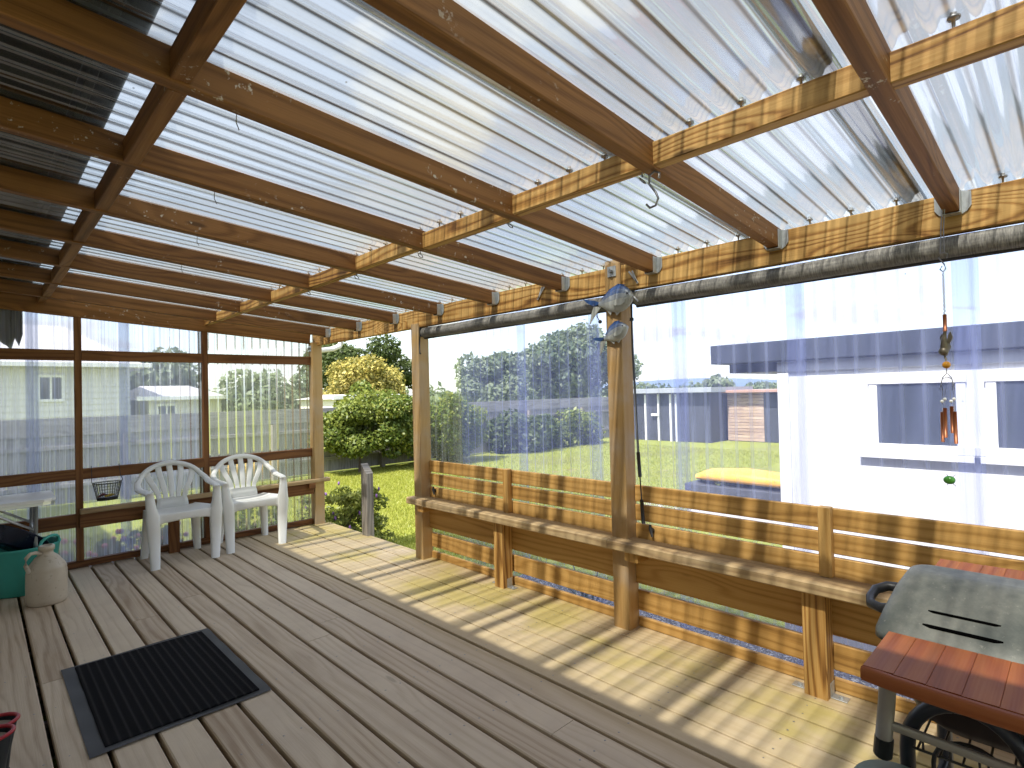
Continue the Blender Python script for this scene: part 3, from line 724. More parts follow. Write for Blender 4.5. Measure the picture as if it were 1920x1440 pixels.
# ------------------------------------------------------------------ roller blinds
N=NT('blind_mesh'); u,v=N.uv(); P=N.n('TexCoord').outputs['Object']; sx=N.n('SeparateXYZ',{0:P})
a=N.noise(N.vec(N.math('MULTIPLY',sx.outputs[1],260.0),N.math('MULTIPLY',sx.outputs[2],30.0),0.0),1,3,.7); q=N.noise(N.vec(N.math('MULTIPLY',sx.outputs[1],6.0),N.math('MULTIPLY',sx.outputs[2],60.0),3.0),1,3)
blind=N.done(N.bsdf(N.mix(N.ss(N.math('ADD',N.math('MULTIPLY',a,.6),N.math('MULTIPLY',q,.4)),.35,.65),(.10,.095,.09),(.30,.285,.255)),.9,normal=N.bump(a,.5,.002)))
def rblind(y0,y1,label):
    t=thing('roller_blind',label,'blind',(2.5,(y0+y1)/2,1.76))
    b=MB(); pts=[(2.525+.002*math.sin(i*1.7),y0+(y1-y0)*i/16,1.762+.003*math.sin(i*.9)) for i in range(17)]
    b.tube(pts,.040,n=18); b.build('rolled_fabric',blind,t)
    for y in (y0-.012,y1+.012):
        MB().box(2.49,2.56,y-.004,y+.004,1.735,1.806,ch=.001).build('bracket',M['black'],t)
    b=MB(); b.tube([(2.53,y0,1.726),(2.53,y1,1.726)],.011,n=8); b.build('bottom_bar',M['black'],t)
    return t
A=rblind(1.83,3.575,'rolled up grey mesh blind between the middle and left posts')
b=MB(); b.tube([(2.49,3.585,1.735),(2.487,3.588,1.68),(2.487,3.585,1.60)],.006,n=6); b.tube([(2.487,3.585,1.605),(2.487,3.575,1.60)],.006,n=6); b.build('catch',M['black'],A)
b=MB(); b.tube([(2.485,1.872,1.745),(2.482,1.868,1.69),(2.482,1.852,1.665)],.003,n=6); b.ball((2.482,1.848,1.66),.011,n=8,m=6); b.build('pull_cord',M['black'],A)
B=rblind(-1.2,1.64,'long rolled up grey mesh blind above the white garage view')
b=MB(); b.tube([(2.50,1.655,1.76),(2.50,1.655,1.5),(2.51,1.645,.95)],.0062,n=7); b.tube([(2.50,1.655,1.66),(2.50,1.655,1.645)],.011,n=7)
b.tube([(2.51,1.645,.95),(2.513,1.64,.82)],.010,n=8); b.tube([(2.513,1.64,.82),(2.516,1.636,.70)],.0035,n=6); b.tube([(2.516,1.636,.70),(2.52,1.632,.575)],.010,n=8); b.build('crank_rod',M['black'],B)
b=MB(); b.tube([(2.50,1.64,1.765),(2.47,1.625,1.775),(2.45,1.60,1.755),(2.455,1.585,1.735)],.006,n=6); b.build('crank_eye',M['steel'],B)
for (y,lb) in ((1.605,'small black cleat on the back board right of the fish post'),(3.53,'small black cleat on the back board at the bench left end')):
    b=MB(); b.tube([(2.566,y,.535),(2.552,y,.54)],.012,n=8); b.tube([(2.55,y+.006,.565),(2.545,y,.545),(2.548,y-.006,.505)],[.006,.011,.005],n=8)
    tag(b.build('blind_cleat',M['black'],origin=(2.55,y,.53)),lb,'cleat',group='blind cleats on the bench back')

# ------------------------------------------------------------------ plastic chairs
def chair(label,x,y,rz):
    t=thing('plastic_chair',label,'chair',(x,y,0),'white plastic garden chairs',rz,local=True); m=M['white_plastic']
    # seat
    b=MB()
    def seat(a,c):
        xx=(c-.5)*2; w=.235-.055*a; yy=-.215+.40*a
        dish=-.022*(1-xx*xx)*math.sin(PI*min(1,a*1.1))
        fr=-.035*max(0,1-a/.10)**2
        side=.012*abs(xx)**4
        return (xx*w*(1.0+.02*math.sin(PI*a)),yy,.412-.02*a+dish+fr+side)
    b.grid(seat,14,14)
    def under(a,c):
        p=seat(1-a,c); return (p[0],p[1]+.0,p[2]-.014)
    b.grid(under,14,14)
    # front and side skirts
    for s in (-1,1):
        b.sweep([(s*.233,-.205,.392),(s*.215,0,.385),(s*.178,.185,.378)],(.009,.026),n=8,sup=4)
    b.sweep([(-.225,-.214,.365),(-.15,-.224,.378),(0,-.228,.382),(.15,-.224,.378),(.225,-.214,.365)],[(.008,.050),(.008,.036),(.008,.030),(.008,.036),(.008,.050)],n=8,sup=4)
    b.build('seat',m,t)
    # back: arch, panel and slats
    half=[(.237,-.205,.570),(.247,-.14,.577),(.256,-.05,.578),(.258,.04,.581),(.256,.10,.592),(.248,.145,.617)]; hs=[(.026,.011),(.031,.012),(.032,.012),(.030,.013),(.026,.015),(.022,.018)]
    arch=[]
    for i in range(17):
        q=math.radians(27+126*i/16); arch.append((.240*math.cos(q),.165+.085*math.sin(q),.560+.195*math.sin(q)**.85))
    hoop=half+arch+[(-x,y,z) for x,y,z in half[::-1]]
    b=MB(); b.sweep(hoop,hs+[(.019,.020)]*17+hs[::-1],up=(0,-.8,.6),n=12,sup=2.6); b.build('arm_hoop',m,t)
    b=MB()
    def panel(xc0,z0,w0,xc1,z1,w1,y0,y1,n=6):
        pts=[];sec=[]
        for i in range(n+1):
            k=i/n; e=k*k*(3-2*k)
            pts.append((xc0+(xc1-xc0)*e,y0+(y1-y0)*k-.02*math.sin(PI*k),z0+(z1-z0)*k)); sec.append((w0+(w1-w0)*k,.006))
        b.sweep(pts,sec,up=(0,1,0),n=8,sup=5)
    panel(0,.385,.128,0,.475,.112,.175,.168,3)
    for i in range(5):
        s=(i-2)
        xt=.088*s*.95; q=math.acos(max(-1,min(1,xt/.240))); zt=.560+.195*math.sin(q)**.85-.012; yt=.165+.085*math.sin(q)
        panel(.046*s,.465,.0185,xt,zt,.023,.168,yt)
    b.build('backrest',m,t)
    for s in (-1,1):
        b=MB(); b.sweep([(s*.236,-.190,.572),(s*.236,-.200,.53),(s*.231,-.208,.46),(s*.222,-.214,.39),(s*.217,-.217,.28),(s*.210,-.224,0)],[(.026,.024),(.029,.026),(.034,.027),(.047,.028),(.043,.026),(.030,.021)],up=(0,1,0),n=10,sup=3.5); b.build('leg',m,t)
        b=MB(); b.sweep([(s*.168,.172,.392),(s*.182,.185,.2),(s*.196,.205,0)],[(.036,.032),(.032,.028),(.026,.022)],up=(0,1,0),n=10,sup=3.5); b.build('leg',m,t)
    return t
chair('white plastic armchair in the shade, left of the pair by the end wall',1.182,5.175,math.radians(1))
chair('white plastic armchair catching the sun, nearest the corner post',1.742,5.20,math.radians(-3))

# ------------------------------------------------------------------ doormat
N=NT('mat_ribbed'); P=N.n('NewGeometry').outputs['Position']; sp=N.n('SeparateXYZ',{0:P})
rib=N.math('MULTIPLY_ADD',N.math('SINE',N.math('MULTIPLY',sp.outputs[0],2*PI/.034)),.5,.5)
fz=N.noise(P,420,2,.8); spk=N.ss(N.noise(P,160,2),.72,.78)
c=N.mix(N.math('MULTIPLY',N.math('POWER',rib,5.0),N.ss(fz,.3,.7)),(.006,.006,.008),(.055,.052,.052)); c=N.mix(N.math('MULTIPLY',spk,.5),c,(.12,.10,.09))
matm=N.done(N.bsdf(c,.95,normal=N.bump(N.math('ADD',N.math('MULTIPLY',rib,.6),fz),.9,.006),spec=.1))
t=thing('door_mat','black ribbed doormat with a rubber edge lying on the deck','doormat',(.62,2.98,0))
b=MB(); b.box(.335,.885,2.55,3.415,.0045,.012,ch=.002); b.build('pile',matm,t)
rub=plain('mat_rubber',(.034,.034,.036),.6,0,.2,20)
b=MB(); n=26
for (x0,x1,y0,y1) in ((.285,.336,2.515,3.448),(.884,.925,2.515,3.448),(.336,.884,2.515,2.551),(.336,.884,3.414,3.448)):
    lx,ly=x1-x0,y1-y0; nx,ny=(2,n) if ly>lx else (n,2)
    b.grid(lambda a,c:(x0+lx*a,y0+ly*c,.0062+.0022*math.sin((y0+ly*c)*24+(x0+lx*a)*9)),nx,ny)
b.build('rubber_edge',rub,t)

# ------------------------------------------------------------------ jug
N=NT('stoneware'); P=N.n('TexCoord').outputs['Object']; z=N.n('SeparateXYZ',{0:P}).outputs[2]
c=N.mix(N.noise(P,9,5,.6),(.42,.35,.26),(.56,.49,.38)); c=N.mix(N.math('MULTIPLY',N.ss(N.noise(P,50,3),.62,.7),.35),c,(.2,.15,.1))
stone=N.done(N.bsdf(c,.38,normal=N.bump(N.noise(P,20,3),.1,.002)))
t=thing('stoneware_jug','beige stoneware demijohn with a side handle in front of the teal tub','jug',(.325,4.70,0))
jr=.80
prof=[(.001,.0),(.118,.0),(.13,.012),(.133,.04),(.134,.12),(.132,.20),(.127,.215),(.129,.222),(.118,.245),(.075,.295),(.044,.313),(.038,.318),(.038,.335),(.046,.338),(.047,.362),(.042,.368),(.03,.368),(.028,.34),(.001,.335)]
MB().lathe([(q*jr if z<.3 else q*.9,z) for q,z in prof],(.325,4.70,0),36).build('body',stone,t)
hd=V((-.80,-.45,0)).normalized(); h0=V((.325,4.70,0))
b=MB(); b.tube([h0+hd*.036+V((0,0,.322)),h0+hd*.065+V((0,0,.336)),h0+hd*.095+V((0,0,.337)),h0+hd*.118+V((0,0,.315)),h0+hd*.122+V((0,0,.27)),h0+hd*.102+V((0,0,.222))],[.012,.011,.011,.011,.011,.013],n=10); b.build('handle',stone,t)

# ------------------------------------------------------------------ teal tub with dark tray inside
teal=plain('teal_rubber',(.045,.34,.28),.5,0,.12,8)
t=thing('flexible_tub','teal rubber bucket tub with loop handles beside the jug','tub',(.23,5.12,0))
prof=[(.001,.0),(.15,.0),(.16,.01),(.178,.15),(.198,.30),(.205,.312),(.202,.32),(.194,.316),(.172,.15),(.155,.02),(.001,.015)]
MB().lathe(prof,(.23,5.12,0),36).build('body',teal,t)
for a0 in (2.35,5.5):
    b=MB(); b.tube([V((.23+.2*math.cos(a0+q*.42),5.12+.2*math.sin(a0+q*.42),.313+.062*math.sqrt(max(0,1-q*q)))) for q in np.linspace(-1,1,11)],.010,n=8); b.build('handle',teal,t)
nav=plain('navy_plastic',(.012,.016,.035),.25,0,.3,10)
t=thing('plastic_basin','shiny navy black basin tipped on its side inside the teal tub','basin',(.22,5.08,.30))
tl=Matrix.Rotation(math.radians(38),3,V((-.5,.86,0)).normalized())@Matrix.Rotation(math.radians(0),3,'X')
MB().lathe([(.001,-.05),(.13,-.05),(.155,.04),(.165,.045),(.165,.05),(.15,.045),(.125,-.042),(.001,-.042)],(.20,5.10,.345),30,tilt=tl).build('body',nav,t)

# ------------------------------------------------------------------ folding table
t=thing('folding_table','small white folding table with aluminium legs at the left edge','table',(.0,5.05,0))
tz=.625; alu=plain('aluminium',(.62,.63,.64),.35,.9,.1,30)
top=[(-.75,4.93),(.33,4.93),(.375,4.965),(.40,5.02),(.40,5.40),(-.75,5.40)]
MB().poly([(x,y,tz) for x,y in top],.02,(0,0,1)).build('tabletop',plain('table_laminate',(.76,.76,.74),.35,0,.06,10),t)
MB().poly([(x*.985,y+(5.16-y)*.03,tz-.022) for x,y in top],.022,(0,0,1)).build('edge_frame',alu,t)
for y in (4.985,5.35):
    b=MB(); b.tube([(.29,y,tz-.03),(.285,y,.012)],.0125,n=10); b.build('leg',alu,t)
    b=MB(); b.tube([(.04,y,tz-.035),(.285,y,tz-.20)],.009,n=8); b.build('brace',alu,t)
b=MB(); b.tube([(.287,4.985,.42),(.287,5.35,.42)],.009,n=8); b.build('stretcher',alu,t)
for y in (4.985,5.35):
    b=MB(); b.tube([(-.66,y,tz-.03),(-.665,y,.012)],.0125,n=10); b.build('leg',alu,t)

# ------------------------------------------------------------------ wire basket on the end wall
t=thing('wire_basket','black wire basket hanging on cords from the end wall rail','basket',(.74,5.38,.58))
b=MB(); c0=V((.742,5.37,0)); r0,r1,z1,z0=.094,.066,.652,.520
ring=lambda r,z,q=.0026: b.tube([c0+V((r*math.cos(a),r*math.sin(a)*.8,z)) for a in np.linspace(0,2*PI,29)[:-1]],q,n=5,closed=True)
ring(r0,z1,.0035); 
for k in range(1,6): ring(r0+(r1-r0)*k/6,z1+(z0-z1)*k/6,.0012)
ring(r1,z0,.003)
for k in range(30):
    a=2*PI*k/30; b.tube([c0+V((r0*math.cos(a),r0*math.sin(a)*.8,z1)),c0+V((r1*math.cos(a),r1*math.sin(a)*.8,z0))],.0013,n=4)
b.lathe([(.001,z0-.002),(r1,z0-.002),(r1+.002,z0+.018),(.001,z0+.016)],tuple(c0),20,sy=.8)
b.build('wire_body',M['black'],t)
for s in (-1,1): b=MB(); b.tube([c0+V((s*.094,0,z1)),c0+V((s*.100,.0,z1+.02)),c0+V((s*.092,.04,.70)),c0+V((s*.09,.082,.785))],.0026,n=6); b.build('hanging_cord',M['black'],t)
for k,(dx,cl2,lb) in enumerate([(.015,(.55,.38,.03),'dried yellow gourd lying inside the wire basket'),(-.03,(.14,.02,.02),'dark red dried pod lying inside the wire basket')]):
    b=MB(); b.sweep([c0+V((dx-.035,-.01,z0+.026)),c0+V((dx,-.015,z0+.034+k*.012)),c0+V((dx+.03,-.01,z0+.036))],[(.006,.006),(.014,.012),(.005,.005)],n=10)
    tag(b.build('dried_gourd',plain('gourd%d'%k if 0 else 'gourd',cl2,.5),origin=tuple(c0+V((dx,0,z0+.03)))),lb,'gourd')

# ------------------------------------------------------------------ gumboots
t=None
for (x,y,zt,lb) in ((-.005,2.50,.245,'black gumboot with red rim at the left edge, farther of the pair'),(-.02,2.395,.255,'black gumboot with red rim at the left edge, nearer of the pair')):
    x+=.014; t=thing('gumboot',lb,'boot',(x,y,0),'pair of gumboots by the mat')
    cx=x+.0
    b=MB(); b.sweep([(cx,y,.035),(cx-.004,y,.08),(cx,y,.16),(cx+.004,y,zt)],[(.05,.075),(.048,.066),(.052,.07),(.056,.082)],up=(1,0,0),n=20,cap=False)
    b.sweep([(cx+.06,y,.045),(cx-.02,y,.055),(cx-.10,y,.045),(cx-.17,y,.035),(cx-.20,y,.02)],[(.035,.04),(.046,.05),(.045,.042),(.038,.03),(.015,.015)],n=14)
    b.build('boot_upper',plain('boot_rubber',(.012,.018,.022),.35,0,.2,10),t)
    b=MB(); b.sweep([(cx+.004,y,zt-.045),(cx+.004,y,zt-.03),(cx+.0045,y,zt-.012)],[(.048,.07)]*3,up=(1,0,0),n=20); b.build('lining',plain('boot_lining',(.30,.25,.20),.9,0,.15,60),t)
    b=MB(); b.tube([(cx+.004+.083*math.cos(a),y+.057*math.sin(a),zt) for a in np.linspace(0,2*PI,29)[:-1]],.006,n=8,closed=True); b.build('red_rim',plain('boot_red',(.32,.012,.02),.4,0,.1,10),t)
    b=MB(); b.sweep([(cx+.07,y,.012),(cx-.05,y,.012),(cx-.2,y,.012)],[(.036,.012),(.05,.012),(.03,.012)],n=14,sup=3); b.build('sole',M['black'],t)

# ------------------------------------------------------------------ metal fish on the post
N=NT('fish_paint'); r1,r2=N.uv('R'); P=N.n('TexCoord').outputs['Object']
c=N.mix(N.ss(N.math('ADD',r1,N.math('MULTIPLY_ADD',N.noise(P,40,3),.3,-.15)),.42,1.0),(.46,.47,.44),(.035,.085,.24)); c=N.mix(N.math('MULTIPLY',N.ss(N.noise(P,70,3),.6,.75),.5),c,(.3,.24,.18))
fishm=N.done(N.bsdf(c,.38,.25,normal=N.bump(N.noise(P,120,2),.2,.001)))
def fish(label,yc,zc,L,tilt):
    t=thing('metal_fish',label,'wall ornament',(2.468,yc,zc),'metal fish on the post',local=True)
    t.rotation_euler=(tilt,0,0)      # nose towards -y
    b=MB(); n=18; m=16; H=.245*L
    def body(a,c):
        q=2*PI*c; k=a
        h=H*max(.02,math.sin(PI*min(1,k*.97+.015)**.80))**.92; h=max(h,.028*L if k>.5 else .002)
        if k>.88: h=max(h,.052*L)
        th=.105*L*math.sin(PI*min(1,k*.9+.06))**.7*(1-.55*k)+.004
        zz=h*math.sin(q); 
        zz=zz*(1.15 if zz>0 else .95)
        return (-th*math.cos(q),-.42*L+.78*L*k,zz)
    base=len(b.v)
    for i in range(n+1):
        for j in range(m): b.v.append(V(body(i/n,j/m)))
    for i in range(n):
        for j in range(m):
            l=(j+1)%m; ids=(base+i*m+j,base+i*m+l,base+(i+1)*m+l,base+(i+1)*m+j)
            zc2=sum(b.v[q].z for q in ids)/4
            b.face(ids,[(i/n,j/m)]*4,(.5+zc2/(2*H)+.12*(i/n),0),True)
    b.face(tuple(base+j for j in range(m))[::-1],[(0,0)]*m,(.5,0))
    b.build('body',fishm,t)
    b=MB(); y0=.34*L
    b.poly([(0,y0-.02*L,.04*L),(0,y0+.12*L,.11*L),(0,y0+.40*L,.20*L),(0,y0+.30*L,.10*L),(0,y0+.15*L,.0),(0,y0-.02*L,-.04*L)],.004,(1,0,0),r=(1.0,0))
    b.poly([(0,y0-.02*L,.03*L),(0,y0+.15*L,.0),(0,y0+.22*L,-.12*L),(0,y0+.30*L,-.34*L),(0,y0+.10*L,-.14*L),(0,y0-.02*L,-.045*L)],.004,(1,0,0),r=(.35,0))
    b.build('tail',fishm,t)
    b=MB(); b.poly([(0,-.28*L,H*1.02),(0,-.12*L,H*1.24),(0,.08*L,H*1.02),(0,.3*L,H*.42),(0,.0,H*.75)],.004,(1,0,0),r=(1,0)); 
    b.poly([(0,-.12*L,-H*.85),(0,-.02*L,-H*1.12),(0,.02*L,-H*.85)],.004,(1,0,0),r=(.2,0)); b.poly([(0,.08*L,-H*.72),(0,.12*L,-H*1.0),(0,.22*L,-H*.42)],.004,(1,0,0),r=(.2,0)); b.build('fin',fishm,t)
    b=MB(); th=.105*L
    pts=[(-th*1.04,-.16*L+.13*L*math.cos(a),-.06*L+.065*L*math.sin(a)) for a in np.linspace(0,2*PI,15)[:-1]]
    b.poly(pts,.004,(1,0,.1),r=(.3,0)); b.build('side_fin',fishm,t)
    b=MB(); b.ball((-.07*L,-.33*L,.07*L),.017*L,n=10,m=6); b.build('eye',M['black'],t)
    return t
fish('larger blue and silver metal fish high on the bench post',1.738,1.758,.285,math.radians(-5))
fish('smaller blue and silver metal fish below the other one',1.742,1.583,.205,math.radians(-20))

# pegs on the beam
def peg(y,z,lb,tilt):
    t=thing('clothes_peg',lb,'clothes peg',(2.494,y,z),'grey clothes pegs on the roof beam')
    for s in (-1,1):
        MB().plank((2.492,y+s*.010+tilt*.035,z+.035),(2.492,y-s*.002-tilt*.035,z-.035),.009,.005,up=(1,0,0),ch=.001).build('jaw',plain('peg_grey',(.5,.5,.5),.5),t)
peg(1.628,1.872,'grey clothes peg on the beam just above the metal fish',.6)
peg(2.30,1.885,'grey clothes peg on the beam left of the fish post',-.7)

# ------------------------------------------------------------------ wind chime
cop=plain('copper',(.36,.13,.06),.4,.6,.2,20)
t=thing('wind_chime','copper tube wind chime hanging on a wire from the roof beam','wind chime',(2.37,.322,1.5))
X,Y=2.37,.322
b=MB(); b.tube([(2.43,.322,1.905),(2.385,.324,1.83),(X+.004,Y+.006,1.72)],.0018,n=5); b.tube([(2.43,.318,1.905),(2.38,.318,1.8),(X,Y-.006,1.72)],.0018,n=5)
b.tube([(X,Y-.012,1.70),(X,Y-.014,1.715),(X,Y,1.722),(X,Y+.01,1.705),(X,Y-.004,1.68),(X,Y-.008,1.665),(X,Y,1.655),(X,Y+.008,1.665),(X,Y+.002,1.675)],.0022,n=6)
for k in range(22): b.tube([(X,Y+.003*((k%2)*2-1),1.652-k*.0065),(X,Y-.003*((k%2)*2-1),1.645-k*.0065)],.0016,n=5)
b.build('hanging_wire',M['steel'],t)
b=MB(); b.tube([(X,Y,1.51),(X,Y,1.452)],.006,n=8); b.build('stem',cop,t)
b=MB()
bro=plain('aged_bronze',(.14,.12,.09),.45,.5,.4,30)
b.sweep([(X,Y,1.455),(X-.004,Y+.004,1.43),(X,Y,1.40),(X+.003,Y+.004,1.37)],[(.006,.004),(.013,.008),(.016,.012),(.008,.006)],n=10); b.ball((X,Y+.006,1.385),.015,n=10,m=6)
b.poly([(X,Y-.004,1.39),(X,Y-.02,1.43),(X,Y-.014,1.452),(X,Y-.008,1.44),(X,Y-.002,1.41)],.003,(1,0,0)); b.poly([(X,Y+.004,1.40),(X,Y+.016,1.43),(X,Y+.010,1.445),(X,Y+.004,1.42)],.003,(1,0,0)); b.tube([(X,Y+.005,1.38),(X,Y,1.352)],.0035,n=6)
b.build('bird_figure',bro,t)
b=MB(); b.ball((X,Y,1.338),.0125,n=12,m=8); b.build('amber_bead',plain('amber',(.5,.22,.01),.15,0,.1,10),t)
b=MB(); b.tube([(X,Y,1.328),(X,Y,1.305)],.0015,n=5)
for s in (-1,1): b.tube([(X,Y+s*.002,1.308),(X,Y+s*.012,1.295),(X,Y+s*.017,1.27),(X,Y+s*.02,1.255),(X,Y+s*.013,1.252),(X,Y+s*.014,1.268)],.0016,n=5)
b.tube([(X,Y-.014,1.29),(X,Y,1.297),(X,Y+.014,1.29)],.0014,n=5); b.build('hanger',M['steel'],t)
for k,(dy,dx,zt,zb2) in enumerate([(.017,.006,1.178,1.075),(.007,-.012,1.192,1.092),(-.008,.012,1.197,1.106),(-.018,-.004,1.180,1.072)]):
    b=MB(); b.tube([(X+dx,Y+dy,zt),(X+dx,Y+dy*1.05,zb2)],.0056,n=10); o=b.build('chime_tube',cop,t)
    b=MB(); b.tube([(X+dx*.4,Y+dy*.8,1.255),(X+dx,Y+dy,zt)],.0006,n=4); b.build('string',M['steel'],o)
    b=MB(); b.ball((X+dx*.8,Y+dy*.95,1.214+.008*(k%2)),.0055,n=8,m=6); b.build('white_bead',M['white_plastic'],o)
# green beetle ornament on the sheet
t=thing('beetle_ornament','small glossy green beetle ornament stuck on the plastic sheet','ornament',(2.615,.36,.912))
b=MB(); b.ball((2.622,.36,.912),.014,.019,.016,14,8); b.build('shell',plain('green_glass',(.06,.25,.03),.15,0,.3,40),t)
b=MB()
for s in (-1,1):
    for d in (-.01,.004): b.tube([(2.622,.36+d,.912+s*.013),(2.622,.36+d*2.0,.912+s*.022)],.0012,n=4)
b.build('leg',M['black'],t)

# ------------------------------------------------------------------ barbecue
N=NT('bbq_enamel'); P=N.n('TexCoord').outputs['Object']
g1=N.noise(P,5,6,.7); g2=N.noise(P,90,3,.7)
c=N.mix(N.ss(g1,.3,.75),(.055,.064,.058),(.19,.188,.16)); c=N.mix(N.math('MULTIPLY',N.ss(g2,.6,.75),.5),c,(.28,.27,.23))
hoodm=N.done(N.bsdf(c,.5,.1,normal=N.bump(g2,.15,.001)))
redw=wood('wood_red_stain',(.14,.034,.011),(.27,.068,.016),(.37,.12,.028),.5,.3,ring=.6,tint=.1,grey=((.22,.07,.03),.4))
N=NT('slot_black'); slot_black=N.done(N.bsdf((.002,.002,.002),1.0,spec=0))
t=thing('barbecue','green hooded barbecue with red timber side shelves on tube legs','barbecue',(1.75,.0,0))
def rr(cx,cy,hx,hy,z,rad,n=6):
    out=[]
    for (sx,sy,a0) in ((1,1,0),(-1,1,PI/2),(-1,-1,PI),(1,-1,3*PI/2)):
        for k in range(n+1):
            a=a0+PI/2*k/n; out.append(V((cx+sx*(hx-rad)+rad*math.cos(a),cy+sy*(hy-rad)+rad*math.sin(a),z)))
    return out
def loft(b,rings,cap=True):
    n=len(rings[0]); base=len(b.v)
    for R0 in rings: b.v.extend(R0)
    for i in range(len(rings)-1):
        for k in range(n):
            l=(k+1)%n; b.face((base+i*n+k,base+i*n+l,base+(i+1)*n+l,base+(i+1)*n+k),[(k/n,i*.1),((k+1)/n,i*.1),((k+1)/n,i*.1+.1),(k/n,i*.1+.1)],(.5,.5),True)
    if cap:
        e=base+(len(rings)-1)*n
        b.face(tuple(e+k for k in range(n)),[(0,0)]*n,(.5,.5)); b.face(tuple(base+k for k in range(n))[::-1],[(0,0)]*n,(.5,.5))
cy=.02; bx0,bx1=1.525,2.05
def ring(x0,x1,hy,z,rad): return rr((x0+x1)/2,cy,(x1-x0)/2,hy,z,rad)
b=MB(); loft(b,[ring(1.525,1.96,.350,.675,.05),ring(1.53,1.955,.350,.69,.05),ring(1.575,1.93,.342,.722,.05),ring(1.64,1.88,.328,.764,.05),ring(1.69,1.83,.314,.790,.045),ring(1.712,1.81,.304,.798,.04),ring(1.73,1.795,.292,.801,.03)]); hood=b.build('hood',hoodm,t)
for (xa,za) in ((1.575,.719),(1.612,.741)):
    b=MB(); b.sweep([(xa,.275,za),(xa-.003,.26,za),(xa-.003,.15,za),(xa,.135,za)],[(.004,.003),(.006,.004),(.006,.004),(.004,.003)],n=8); b.build('vent_slot',slot_black,hood)  # black strips on the hood, painted for the dark inside open slots
b=MB(); hp=[(1.655,.345,.715),(1.655,.375,.708),(1.672,.402,.708),(1.705,.410,.714),(1.745,.407,.724),(1.772,.385,.731),(1.772,.325,.737)]
b.sweep(hp,(.011,.013),n=10); b.build('hood_handle',M['black'],hood)
b=MB(); loft(b,[ring(1.60,1.90,.25,.475,.06),ring(1.575,1.92,.28,.50,.06),ring(1.555,1.94,.315,.6,.05),ring(1.54,1.95,.335,.674,.05)]); b.build('firebox',plain('firebox_black',(.03,.018,.017),.45,0,.4,12),t)
def shelf(x0,x1,ya,yb,bow):
    b=MB(); n=12; wy=(yb-ya)/n
    for k in range(n):
        y0=ya+k*wy; y1=y0+wy-.0002; m2=((y0+y1)/2-(ya+yb)/2)/((yb-ya)/2)
        e=bow*(1-m2*m2)
        b.plank((x0-(e if bow>0 else 0),(y0+y1)/2,.688),(x1+(-e if bow<0 else 0),(y0+y1)/2,.688),wy-.0003,.022,ch=.0010)
    return b
sh=shelf(1.318,1.535,-.31,.335,.014).build('side_shelf',redw,t)
b=MB(); pts=[]
for k in range(13):
    y=-.31+.645*k/12; m2=(y-.0125)/.3225; pts.append((1.309-.014*(1-m2*m2)+(.006 if k in(0,12) else 0),y,.684))
b.sweep(pts,(.010,.0145),n=8,sup=4); b.build('shelf_edge',redw,sh)
shelf(1.965,2.275,-.31,.345,-.014).build('side_shelf',redw,t)
tub=plain('warm_grey_enamel',(.26,.24,.21),.45,.2,.12,30)
for (x,y) in ((1.45,.325),(1.45,-.28)):
    b=MB(); b.tube([(x,y-.008,.672),(x,y+.0,.565),(x,y+.008,.485)],.0165,n=12); l=b.build('leg',tub,t)
    b=MB(); b.tube([(x,y+.0065,.492),(x,y+.0105,.452),(x,y+.011,.448)],[.0185,.0185,.015],n=12); b.build('rubber_foot',M['black'],l)
b=MB(); b.sweep([(1.45,.325,.524),(1.45,-.28,.512)],(.006,.0095),n=8,sup=4); b.build('cross_bar',tub,t)
b=MB(); b.sweep([(1.98,.30,.47),(1.98,.30,.005)],(.014,.014),n=10); b.build('leg',tub,t)
b=MB(); b.sweep([(1.98,-.28,.47),(1.98,-.28,.005)],(.014,.014),n=10); b.build('leg',tub,t)
# trolley under it
t=thing('wire_trolley','black tubular trolley with a wire shelf under the barbecue','trolley',(1.5,.0,0))
for x in (1.52,1.96):
    pts=[(x,.303,.012),(x,.303,.25)]+[(x,.195+.108*math.cos(q),.45+.130*math.sin(q)) for q in np.linspace(0,PI,17)]+[(x,.087,.25),(x,.087,.012)]
    b=MB(); b.tube(pts,.0155,n=12,up=(1,0,0)); b.build('end_frame',M['blacktube'],t)
for y in (.09,.30): 
    b=MB(); b.tube([(1.52,y,.22),(1.96,y,.22)],.010,n=8); b.build('rail',M['blacktube'],t)
b=MB(); zs=.466
for y in np.linspace(-.27,.28,15): b.tube([(1.50,y,zs),(1.97,y,zs)],.0025,n=5)
for x in (1.505,1.56,1.66,1.78,1.88,1.965): b.tube([(x,-.28,zs-.003),(x,.29,zs-.003)],.0032,n=5)
b.tube([(1.502,-.28,zs+.035),(1.502,.285,zs+.035)],.003,n=5)
for y in np.linspace(-.26,.27,12): b.tube([(1.502,y,zs),(1.502,y,zs+.035)],.0025,n=5)
b.build('wire_shelf',M['black'],t)
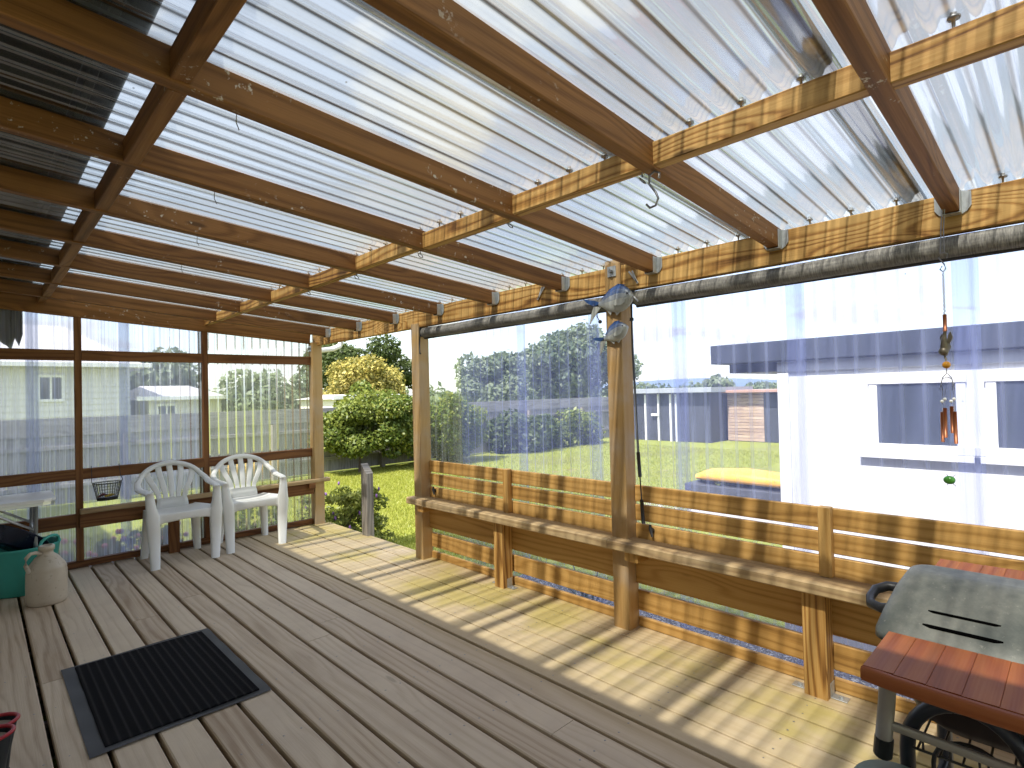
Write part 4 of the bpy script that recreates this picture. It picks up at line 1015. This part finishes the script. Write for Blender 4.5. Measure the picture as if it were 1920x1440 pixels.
b=MB(); b.tube([(1.49,.25,.36)]+[(1.49,.185+.065*math.cos(q),.455+.062*math.sin(q)) for q in np.linspace(0,PI,13)]+[(1.49,.12,.36)],.0045,n=8,up=(1,0,0)); b.tube([(1.49,.25,.37),(1.515,.24,.36),(1.515,.12,.36)],.004,n=6); b.build('wire_loop',M['black'],t)
# green bucket below
t=thing('green_bucket','pale green plastic lidded bucket below the barbecue shelf','bucket',(1.412,.303,0))
gp=plain('sage_plastic',(.16,.22,.17),.5,0,.1,15)
cx,cyy=1.412,.303
MB().lathe([(.001,0),(.062,0),(.066,.01),(.077,.40)],(cx,cyy,0),28).build('body',gp,t)
MB().lathe([(.078,.395),(.081,.40),(.081,.418),(.076,.424),(.001,.428)],(cx,cyy,0),28).build('lid',gp,t)

# gutter elbow at the far corner
b=MB(); b.tube([(2.60,5.62,1.775),(2.66,5.64,1.782),(2.78,5.64,1.80),(2.86,5.64,1.835),(2.88,5.64,1.88)],.028,n=12)
tag(b.build('gutter_pipe',M['white_paint'],origin=(2.7,5.64,1.8)),'white plastic gutter pipe bend outside the far roof corner','gutter pipe')
# strappy plant and hose seen through the gap under the bench
t=thing('strappy_plant','dark green strap leaved plant outside the gap below the bench','plant',(2.95,2.35,G))
b=MB()
for k in range(26):
    a=random.uniform(-.9,.9)+PI/2*random.choice((0,1,2,3)); h=random.uniform(.35,.55); s=random.uniform(.15,.3)
    b.sweep([(2.95,2.35,G),(2.95+s*.4*math.cos(a),2.35+s*.4*math.sin(a),G+h*.7),(2.95+s*math.cos(a),2.35+s*math.sin(a),G+h)],[(.012,.002),(.012,.002),(.002,.001)],n=6)
b.build('leaves',plain('strap_leaf',(.02,.08,.045),.45,0,.3,10),t)

# ------------------------------------------------------------------ render settings
S.view_settings.view_transform='Standard'; S.view_settings.look='None'; S.view_settings.exposure=1.98; S.view_settings.gamma=1
S.cycles.max_bounces=10; S.cycles.diffuse_bounces=5; S.cycles.transparent_max_bounces=24; S.cycles.glossy_bounces=4; S.cycles.transmission_bounces=6
S.cycles.use_denoising=True; S.cycles.sample_clamp_indirect=8; S.cycles.caustics_reflective=False; S.cycles.caustics_refractive=False
for o in S.objects:
    if '_o' in o: del o['_o']
